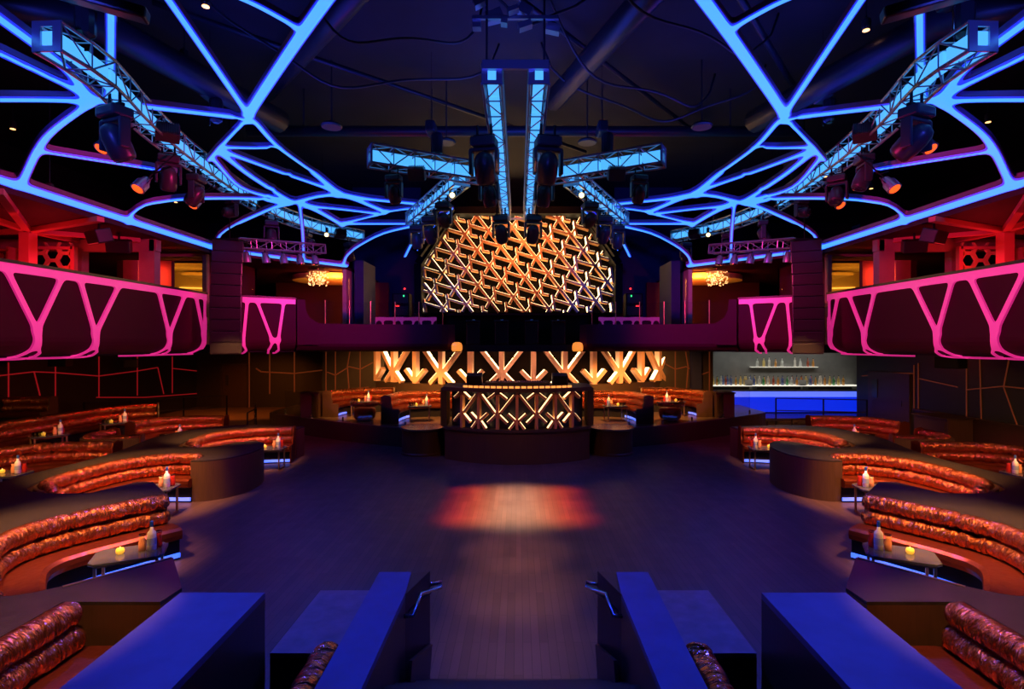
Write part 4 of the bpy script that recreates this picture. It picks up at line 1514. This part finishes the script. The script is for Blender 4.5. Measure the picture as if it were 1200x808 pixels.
def sofa(P, s, label, z0=0., depth=.58, led=True, hint=None, fine=.03, ends=(0, 1), group='copper banquettes around the dance floor'):
    """P = plan line of the back; seat lies towards the point hint"""
    P = [(s * -p[0] if s > 0 else p[0], p[1]) for p in P]
    if hint is None:
        hint = (0, 10)
    else:
        hint = (s * -hint[0] if s > 0 else hint[0], hint[1])
    path = [tuple(p) for p in catmull(P, fine)]
    N = normals(path)
    mi = len(path) // 2
    side = 1 if (hint[0] - path[mi][0]) * N[mi][0] + (hint[1] - path[mi][1]) * N[mi][1] > 0 else -1
    coarse = path[::3] + ([path[-1]] if (len(path) - 1) % 3 else [])
    o = thing('banquette_sofa', (path[mi][0], path[mi][1], z0), label, 'sofa', group)
    MB().sweep(coarse, [(-.03, 0), (-.03, .77), (.0, .775), (.04, .77), (.04, 0)], side, z0=z0).build('back_board', M['wood'], o)
    sd = int(abs(P[0][0] * 13 + P[0][1] * 7)) + (50 if s > 0 else 0)
    roll(path, .125, .745, .115, side, sd, z0).build('upper_cushion', M['sofa'], o, smooth=True)
    roll(path, .15, .535, .115, side, sd + 1, z0).build('lower_cushion', M['sofa'], o, smooth=True)
    d = depth
    MB().sweep(coarse, [(.1, .28), (.1, .43), (.28, .45), (d - .06, .45), (d - .01, .42), (d, .36), (d - .02, .30), (d - .06, .28)], side, z0=z0).build('seat_cushion', M['seat'], o, smooth=False)
    MB().sweep(coarse, [(.08, 0), (.08, .29), (d - .1, .29), (d - .1, .0)], side, z0=z0).build('base', M['black'], o)
    if led:
        lo_, hi_ = led if isinstance(led, tuple) else (0, 1)
        nn_ = len(coarse) - 1
        MB().sweep(coarse[int(lo_ * nn_):int(hi_ * nn_) + 1], [(d - .1, .03), (d - .1, .09), (d - .075, .09), (d - .075, .03)], side, z0=z0).build('light_strip', M['led_blue'], o)
    # end cheeks in the sofa's vinyl
    for i in [(0, -1)[e] for e in ends]:
        j = 1 if i == 0 else -2
        p, q, nn = path[i], path[j], N[i]
        dx, dy = p[0] - q[0], p[1] - q[1]
        l = math.hypot(dx, dy)
        dx, dy = dx / l, dy / l
        V = []
        prof = [(-.02, 0), (-.02, .84), (.12, .88), (.26, .84), (.29, .74), (.28, .64), (.32, .54), (.32, .46), (d - .03, .44), (d - .03, 0)]
        for t_ in (0, .035):
            for (a, z) in prof:
                V.append((p[0] + nn[0] * side * a + dx * t_, p[1] + nn[1] * side * a + dy * t_, z0 + z))
        m_ = len(prof)
        MB().add(V, [tuple(range(m_)), tuple(range(m_, 2 * m_))] + [(k, (k + 1) % m_, (k + 1) % m_ + m_, k + m_) for k in range(m_)]).build('end_panel', M['seat' if z0 == 0 else 'wood_warm'], o)
    return o


S1 = [(-5.12, 7.95), (-5.45, 7.5), (-5.78, 7.0), (-5.95, 6.5), (-5.85, 5.95), (-5.4, 5.35), (-5.05, 5.05)]
S2 = [(-6.2, 10.88), (-6.8, 10.85), (-7.35, 10.5), (-7.62, 9.8), (-7.66, 9.0), (-7.52, 8.55), (-7.2, 8.27)]
S3 = [(-5.85, 14.35), (-6.5, 14.22), (-7.15, 13.95), (-7.55, 13.3), (-7.52, 12.5), (-7.38, 12.12), (-7.12, 11.88)]
S4 = [(-8.85, 12.2), (-9.6, 12.2), (-10.3, 12.05), (-10.85, 11.4), (-11.1, 10.4), (-11.2, 9.6)]
S7 = [(-8.8, 16.6), (-9.6, 16.6), (-10.3, 16.4), (-10.7, 15.8), (-10.8, 15.1)]
S8 = [(-8.95, 12.95), (-9.7, 12.72), (-10.25, 12.85), (-10.5, 13.4), (-10.45, 14.0)]
for s in (-1, 1):
    lr = side_word(s, 'left', 'right')
    near = side_word(s, 'left', 'right')
    sofa(S1, s, 'curved copper banquette around the nearest low table on the %s' % lr, hint=(-4.3, 6.6), depth=.62, fine=.018, ends=())
    sofa(S2, s, 'curved copper banquette behind the wedge shaped ledge, second bay on the %s' % lr, hint=(-6.3, 9.6), depth=.6, fine=.022, ends=())
    sofa(S3, s, 'copper banquette past the rounded ledge end, third bay on the %s' % lr, hint=(-6.3, 13), depth=.6, ends=(0,))
    sofa(S4, s, 'copper banquette on the outer side of the %s ledge, nearer one' % lr, hint=(-9.5, 10.5), depth=.6)
    sofa(S7, s, 'copper banquette facing the hall in the far outer %s bay' % lr, hint=(-9.3, 15), depth=.6)
    sofa(S8, s, 'banquette turned away from the camera between the two outer bays on the %s' % lr, hint=(-9.3, 14), depth=.55, led=False)
    sofa([(-3.84, 4.62), (-3.84, 4.0), (-3.84, 3.2), (-3.84, 2.4)], s, 'nearest straight copper banquette at the bottom %s beside the blue counter' % lr, hint=(-3, 3.5), depth=.75, fine=.018, led=False, ends=())
    sofa([(-1.21, 4.0), (-1.20, 3.6), (-1.19, 3.0), (-1.18, 2.6)], s, 'copper banquette against the outer side of the %s stair parapet' % lr, hint=(-2, 3.5), depth=.5, fine=.018, led=False, ends=())
    sofa([(-4.15, 16.75), (-4.15, 17.5), (-3.95, 18.3), (-3.3, 18.75), (-2.6, 18.85), (-2.1, 18.8)], s, 'glowing copper banquette on the platform right beside the %s end of the booth' % lr, z0=.57, hint=(-3, 17.5), depth=.55, led=(0, .45))
    sofa([(-6.5, 18.3), (-6.45, 19.0), (-6.0, 19.75), (-5.2, 20.1), (-4.5, 20.1)], s, 'outer glowing copper banquette on the platform, %s of the booth' % lr, z0=.57, hint=(-5.2, 18.6), depth=.55, led=(0, .3))
sofa([(-11.35, 17.2), (-12.1, 16.6), (-12.4, 15.4), (-12.45, 14.0), (-12.5, 12.6), (-12.5, 11.4)], -1, 'long dim copper banquette along the raised terrace on the left', z0=.3, hint=(-11, 14.5), depth=.6, led=False)
sofa([(-13.75, 16.3), (-14.4, 16.3), (-15.1, 16.1)], -1, 'dim copper banquette high against the left wall', z0=.6, hint=(-14.5, 14), depth=.6, led=False)
struct(MB().prism([(-15.3, 8), (-11.05, 8), (-11.25, 14.0), (-11.0, 17.4), (-15.3, 18.5)], 0, .3).build('floor_terrace', M['tile']))
struct(MB().prism([(-15.3, 10), (-13.1, 10), (-13.1, 17.3), (-15.3, 17.3)], .3, .6).build('floor_terrace_upper', M['tile']))

# ------------------------------------------------------------------ stone ledge that winds between the bays
d_ = lambda p: [p, p, p]
LEDGE = ([(-8.0, 6.0), (-8.2, 7.5), (-8.35, 9.0), (-8.25, 10.0), (-8.2, 10.8), (-8.35, 11.8), (-8.7, 13.0), (-8.5, 14.5), (-7.6, 15.1), (-6.6, 14.9)] + d_((-5.75, 14.75)) + d_((-5.8, 14.40)) +
         [(-6.5, 14.26), (-7.2, 14.0), (-7.62, 13.35), (-7.6, 12.4), (-7.4, 11.85)] + d_((-7.0, 11.7)) + [(-6.6, 11.75)] + d_((-6.35, 12.35)) + [(-6.05, 12.6), (-5.62, 12.25), (-5.42, 11.5), (-5.55, 10.75), (-5.95, 10.4)] +
         d_((-6.22, 10.42)) + d_((-6.2, 10.92)) + [(-6.85, 10.92), (-7.42, 10.55), (-7.7, 9.8), (-7.76, 9.0), (-7.6, 8.45), (-7.3, 8.2), (-6.82, 8.1)] + d_((-6.35, 8.15)) + d_((-6.1, 8.78)) + d_((-5.85, 8.8)) + d_((-5.12, 8.02)) +
         [(-5.52, 7.5), (-5.86, 7.0), (-6.05, 6.5), (-5.94, 5.9), (-5.5, 5.25)] + d_((-5.0, 4.95)) + [(-4.5, 4.75)] + [(-4.14, 4.97)] + d_((-3.55, 5.68)) + d_((-3.02, 4.97)) + d_((-3.04, 4.70)) + d_((-3.88, 4.70)) + d_((-3.88, 1.8)) + d_((-6.4, 1.8)))
for s in (-1, 1):
    lr = side_word(s, 'left', 'right')
    LP = chaikin([(s * -x if s > 0 else x, y) for x, y in LEDGE], 3)
    o = thing('winding_ledge', (s * 7.0, 9.0, 0), 'dark stone topped ledge winding between the seating bays on the %s' % lr, 'ledge')
    MB().prism(LP, 0, .755).build('ledge_wall', M['wood_warm'], o)
    MB().prism(LP, .755, .785).build('ledge_top', M['stone'], o)
    MB().bar((s * 3.56, 5.67, .787), (s * 4.12, 4.985, .787), .02, .012).build('lit_bevel_strip', M['brass'], o)  # added brass strip standing in for the lit bevel highlight
    # blue topped counters, stair parapets and low platforms in the foreground
    c = thing('tall_counter', (s * 2.33, 3.4, 0), 'blue lit tall counter at the bottom %s beside the near banquette' % lr, 'counter')
    cp = [(s * x, y) for x, y in ((2.68, 4.4), (2.0, 4.4), (1.95, 2.2), (2.58, 2.2))]
    MB().prism(cp, 0, .95).build('cabinet', M['wood'], c)
    MB().prism(cp, .95, 1.0).build('worktop', M['blue_top'], c)
    c = thing('stair_parapet', (s * 1.02, 3.8, 0), 'blue topped parapet with handrail on the %s of the entrance stairs' % lr, 'parapet')
    cp = [(s * x, y) for x, y in ((1.18, 4.8), (.91, 4.8), (.745, 4.88), (.70, 4.83), (.87, 3.0), (.84, 2.2), (1.12, 2.2))]
    cp2 = [(s * x, y) for x, y in ((1.18, 4.8), (.745, 4.86), (.87, 4.4), (.87, 2.2), (1.12, 2.2))]
    MB().prism(cp2, 0, .95).build('wall_panel', M['wood'], c)
    MB().prism([(s * x, y) for x, y in ((1.18, 4.8), (.90, 4.8), (.87, 4.4), (.87, 2.2), (1.12, 2.2))], .95, 1.0).build('top', M['blue_top'], c)
    MB().prism([(s * x, y) for x, y in ((.90, 4.8), (.745, 4.86), (.87, 4.4))], .95, .985).build('inner_cap', M['wood_warm'], c)
    hr = MB()
    hr.tube([(s * .75, 4.86, .86), (s * .655, 4.92, .86), (s * .65, 4.88, .83), (s * .775, 4.56, .915), (s * .80, 4.36, .83), (s * .87, 4.36, .83)], .017, 6)
    hr.build('handrail', M['steel'], c, smooth=True)
    MB().tube([(s * .71, 4.72, .86), (s * .80, 4.72, .80)], .012).build('bracket', M['steel'], c)
    MB().tube([(s * .79, 4.46, .88), (s * .87, 4.46, .80)], .012).build('bracket', M['steel'], c)
    MB().bar((s * .74, 4.8, .22), (s * .80, 4.2, .42), .03, .26, up=(0, 0, 1)).build('stair_skirt', M['wood_warm'], c)
    c = thing('low_platform', (s * 1.56, 5.0, 0), 'low scuffed platform between the %s parapet and the tall counter' % lr, 'platform')
    cp = [(s * x, y) for x, y in ((1.97, 5.55), (1.19, 5.55), (1.19, 4.42), (1.97, 4.42))]
    MB().prism(cp, 0, .46).build('cabinet', M['wood'], c)
    MB().prism(cp, .46, .50).build('top', M['scuffed'], c)

# ------------------------------------------------------------------ tables with bottle service


def make_table():
    o = thing('cocktail_table', (0, 0, 0), 'x', 'table', 'low tables in the seating bays')
    a, b, c = .37, .26, .07
    oc = [(-a + c, -b), (a - c, -b), (a, -b + c), (a, b - c), (a - c, b), (-a + c, b), (-a, b - c), (-a, -b + c)]
    MB().prism(oc, .47, .50).build('table_top', M['table_stone'], o, bevel=.005)
    f = MB()
    for x in (-.30, .30):
        for y in (-.20, .20):
            MB().box((x, y, .235), (.03, .03, .47)).build('leg', M['brass'], o)
    for x in (-.30, .30):
        f.box((x, 0, .455), (.03, .40, .03))
        MB().box((x, 0, .015), (.03, .40, .03)).build('foot_rail', M['brass'], o)
    f.box((0, .20, .455), (.60, .03, .03)).box((0, -.20, .455), (.60, .03, .03))
    f.build('frame', M['brass'], o)
    return o


def make_bottle():
    o = thing('vodka_bottle', (0, 0, 0), 'x', 'bottle', 'tall frosted bottles on the low tables')
    MB().lathe([(.045, 0), (.05, .01), (.05, .19), (.045, .215), (.02, .245), (.017, .29)], n=18).build('glass_body', M['frosted'], o, smooth=True)
    MB().lathe([(.018, .285), (.019, .29), (.019, .345), (.016, .35)], n=14).build('cap', M['cap_blue'], o)
    MB().lathe([(.0508, .07), (.0508, .15)], n=18).build('label_band', mat('pale_label', (.35, .5, .75), .4), o)
    return o


def make_carafe(m_, nm):
    def f():
        o = thing(nm, (0, 0, 0), 'x', 'carafe', 'juice carafes on the low tables')
        MB().lathe([(.035, 0), (.04, .01), (.04, .1), (.028, .14), (.035, .18)], n=14).build('body', M[m_], o, smooth=True)
        MB().lathe([(.034, .18), (.036, .20)], n=14).build('rim', M['glass'], o)
        return o
    return f


def make_glass():
    o = MB().lathe([(.03, 0), (.036, .1), (.032, .1), (.027, .008)], n=12).build('tumbler', M['glass'])
    return tag(o, 'x', 'glass', 'tumblers on the low tables')


def make_candle():
    o = thing('votive_candle', (0, 0, 0), 'x', 'candle', 'amber votive candles on the low tables')
    MB().lathe([(.03, 0), (.042, .015), (.046, .04), (.036, .065)], n=14).build('glass_cup', M['candle'], o, smooth=True)
    MB().lathe([(.004, .06), (.007, .07), (.001, .09)], n=8).build('flame', M['crystal'], o)
    return o


def dress(x, y, z0, rz, where, full=True):
    t = put('table', make_table, (x, y, z0), 'low table with brass frame ' + where, (0, 0, rz))
    zt_ = z0 + .50
    sx = 1 if x < 0 else -1
    cr, sr = math.cos(rz), math.sin(rz)
    T = lambda a, b: (x + a * cr * sx - b * sr, y + a * sr * sx + b * cr, zt_)
    put('bottle', make_bottle, T(.22, 0), 'tall frosted blue capped bottle on the table ' + where)
    put('red', make_carafe('red_glass', 'juice_carafe'), T(.28, .08), 'red juice carafe on the table ' + where)
    put('peach', make_carafe('peach', 'juice_carafe'), T(.12, .02), 'peach coloured carafe on the table ' + where, group='juice carafes on the low tables')
    put('candle', make_candle, T(-.1, .02), 'amber candle on the table ' + where)
    if full:
        for k in range(6):
            put('glass', make_glass, T(-.14 - .08 * (k % 3), -.08 + .09 * (k // 3)), 'clear tumbler clustered on the table ' + where)


for s in (-1, 1):
    lr = side_word(s, 'left', 'right')
    dress(s * 4.62, 6.55, 0, s * -.45, 'in the nearest %s bay' % lr, False)
    dress(s * 6.35, 9.55, 0, s * -.15, 'in the second %s bay' % lr)
    dress(s * 6.0, 13.2, 0, s * -.1, 'in the third %s bay' % lr)
    dress(s * 9.3, 14.7, 0, 0, 'in the far outer %s bay' % lr)
    dress(s * 9.9, 10.6, 0, 0, 'behind the %s ledge' % lr)
    dress(s * 3.1, 17.3, .57, .2, 'just %s of the booth' % lr)
    dress(s * 5.3, 18.6, .57, .1, 'on the %s platform end' % lr)
dress(-11.4, 13.3, .3, .9, 'on the near left terrace')
dress(-11.4, 15.5, .3, .9, 'on the far left terrace')

# round ottoman on each side of the platform
for s in (-1, 1):
    lr = side_word(s, 'left', 'right')
    t = thing('armchair', (s * 4.75, 17.6, .57), 'small rounded copper armchair on the platform %s of the booth' % lr, 'armchair')
    x, y = s * 4.85, 17.35
    MB().lathe([(.26, .05), (.33, .12), (.35, .3), (.33, .4), (.2, .43)], (x, y, .57), 20).build('seat', M['seat'], t, smooth=True)
    ap = [(x + .36 * math.cos(a), y + .36 * math.sin(a)) for a in np.linspace(R(150), R(390), 20)]
    roll(ap, 0, .55, .08, 1, 9, .57).build('backrest', M['sofa'], t, smooth=True)
    MB().lathe([(.22, 0), (.22, .06)], (x, y, .57), 16).build('base', M['black'], t)
    # wood cabinets ending the platform seating
    t = thing('service_cabinet', (s * 6.85, 18.2, .57), 'brown wood service cabinet at the outer end of the platform seating, %s' % lr, 'cabinet')
    MB().box((s * 6.9, 18.35, .97), (.6, .5, .8)).build('cabinet', M['wood_warm'], t, bevel=.01)
    MB().box((s * 6.9, 18.09, .97), (.52, .02, .7)).build('door', M['wood_warm'], t)
    MB().box((s * 6.9, 18.35, 1.39), (.66, .56, .04)).build('top', M['wood'], t)

# ------------------------------------------------------------------ railings under the balcony
def rail(P, h, label, n_rails=2, z0=0.):
    o = thing('metal_railing', (*P[0], z0), label, 'railing')
    for k in range(n_rails):
        z = z0 + h * (1 - k * .45)
        for a, b in zip(P, P[1:]):
            MB().tube([(*a, z), (*b, z)], .02, 6).build('rail', M['pipe'], o)
    for a in P:
        MB().box((*a, z0 + h / 2), (.04, .04, h)).build('post', M['black'], o)


rail([(-15.0, 18.9), (-13.9, 19.6), (-12.6, 20.6), (-11.4, 21.4)], 1.0, 'dark metal railing in front of the left wall door')
rail([(-9.9, 20.6), (-9.2, 19.2), (-8.9, 18.0)], .75, 'short dark railing at the left end of the lounge platform')
rail([(8.0, 17.5), (9.0, 17.9), (10.2, 18.4)], .55, 'low dark railing behind the right third bay banquette')
rail([(9.6, 20.3), (11.2, 20.0), (12.6, 19.7)], 1.0, 'dark railing in front of the blue bar')
# low cabinet by the right wall
t = thing('service_station', (12.2, 15.8, 0), 'brown service station against the right wall panels', 'cabinet')
MB().box((12.3, 15.8, .45), (.7, 1.3, .9)).build('cabinet', M['wood_warm'], t, bevel=.02)
MB().box((11.94, 15.8, .45), (.02, 1.1, .76)).build('door', M['wood'], t)
MB().box((12.28, 15.8, .92), (.8, 1.4, .04)).build('top', M['wood'], t)
# wall loudspeakers under the balcony
for k, (x, y, z, lab) in enumerate(((-13.8, 16.5, 2.5, 'dark loudspeaker below the left balcony, nearest'), (-14.3, 20.3, 2.3, 'dark loudspeaker on the left wall between light lines'), (11.9, 15.0, 2.5, 'dark loudspeaker below the right balcony'))):
    t = thing('wall_loudspeaker', (x, y, z), lab, 'loudspeaker')
    MB().box((x, y, z), (.45, .6, .32), Matrix.Rotation(.4, 3, 'Z')).build('cabinet', M['black_gloss'], t, bevel=.03)
    MB().tube([(x, y, z + .1), (x, y, 2.8)], .02, 6).build('bracket', M['black'], t)

# ------------------------------------------------------------------ bar at the back right
YBK = 25.6
struct(MB().box((11.8, YBK + .1, 1.45), (9.6, .2, 2.9)).build('wall_bar_back', M['concrete']))
struct(MB().box((7.35, 24.0, 1.45), (.2, 3.4, 2.9)).box((7.15, 22.0, 1.45), (.4, .4, 2.9)).build('wall_bar_left', M['wall_blue']))
struct(MB().box((11.6, 23.2, .1), (8.6, 5.0, .2)).build('floor_bar', M['tile']))
pb = thing('bar_counter', (11.5, 22.4, .2), 'long bar counter with glowing blue front at the back right', 'bar counter')
MB().box((11.9, 22.6, .66), (7.6, .5, .88)).build('body', M['black'], pb)
MB().box((11.6, 22.33, .55), (7.6, .03, .62)).build('blue_panel', M['bar_blue'], pb)
MB().box((11.6, 22.30, .97), (7.6, .05, .22)).build('light_band', M['bar_lite'], pb)
MB().box((11.75, 22.55, 1.105), (7.4, .6, .03)).build('bar_top', M['blue_top'], pb)
bb_ = thing('back_bar', (11.8, 25.3, .2), 'back bar cabinet with bright lit top along the grey wall', 'back bar')
for k in range(3):
    MB().box((9.6 + 2.35 * k, 25.25, .65), (2.0, .5, .86)).build('cabinet', M['black_gloss'], bb_)
MB().box((11.9, 25.25, 1.11), (7.6, .55, .04)).build('lit_top', M['shelf_lite'], bb_)
sh = thing('wall_shelf', (12.0, 25.4, 1.92), 'floating lit shelf of bottles on the grey bar wall', 'shelf')
MB().box((12.4, 25.45, 1.92), (3.1, .25, .05)).build('board', M['concrete'], sh)
MB().box((12.4, 25.45, 1.953), (3.1, .22, .012)).build('light_strip', M['shelf_lite'], sh)
BC = [(.75, .35, .08), (.1, .4, .15), (.7, .7, .65), (.5, .1, .05), (.8, .6, .2), (.15, .2, .45), (.85, .8, .7)]
BM = [mat('liquor_bottle_glass_%s' % n_, c_, .15, trans=.3) for n_, c_ in zip(('amber', 'green', 'clear', 'red', 'honey', 'blue', 'pale'), BC)]
CN = ('amber', 'green', 'clear', 'red', 'honey coloured', 'dark blue', 'pale')
protos = []
for k, c_ in enumerate(BC):
    o = thing('liquor_bottle', (0, 0, 0), 'x', 'bottle', 'liquor bottles on the back bar')
    r0 = .045 + .006 * (k % 3)
    MB().lathe([(r0, 0), (r0, .19 + .01 * k), (.017, .25 + .01 * k), (.015, .32 + .01 * k)], n=10).build('glass_body', BM[k], o, smooth=True)
    MB().lathe([(.017, .32 + .01 * k), (.017, .35 + .01 * k)], n=8).build('cap', M['black_gloss'], o)
    protos.append([o, False])
    o.scale = (1.15, 1.15, 1.15)
rr = random.Random(11)


def bottle_at(k, loc, lab, grp):
    o, u = protos[k]
    if u:
        o = copy_tree(o)
    else:
        protos[k][1] = True
    o.location = loc
    o['label'] = lab
    o['group'] = grp


for k in range(62):
    x = 8.5 + .108 * k + rr.uniform(-.02, .02)
    c_ = rr.randrange(7)
    bottle_at(c_, (x, 25.12 + (.17 if k % 2 else 0), 1.13), '%s liquor bottle in the long row on the lit back bar' % CN[c_], 'liquor bottles in the long row on the back bar')
for k, x in enumerate((11.15, 11.45, 11.7, 12.0, 12.3, 12.9, 13.15, 13.5, 13.75)):
    c_ = (2, 4, 6, 0, 2, 6, 2, 3, 0)[k]
    bottle_at(c_, (x, 25.43, 1.959), '%s bottle on the floating shelf, %s from the left' % (CN[c_], ('first', 'second', 'third', 'fourth', 'fifth', 'sixth', 'seventh', 'eighth', 'ninth')[k]), 'bottles on the floating bar shelf')
for k, x in enumerate((10.55, 13.0)):
    t = thing('cash_register', (x, 25.0, 1.13), 'pale till screen on the back bar, %s one' % ('left', 'right')[k], 'till')
    MB().box((x, 24.95, 1.26), (.36, .04, .24), Matrix.Rotation(R(-12), 3, 'X')).build('screen', mat('grey_till', (.4, .4, .38), .4), t)
    MB().box((x, 25.0, 1.15), (.25, .2, .04)).build('base', M['black_gloss'], t)
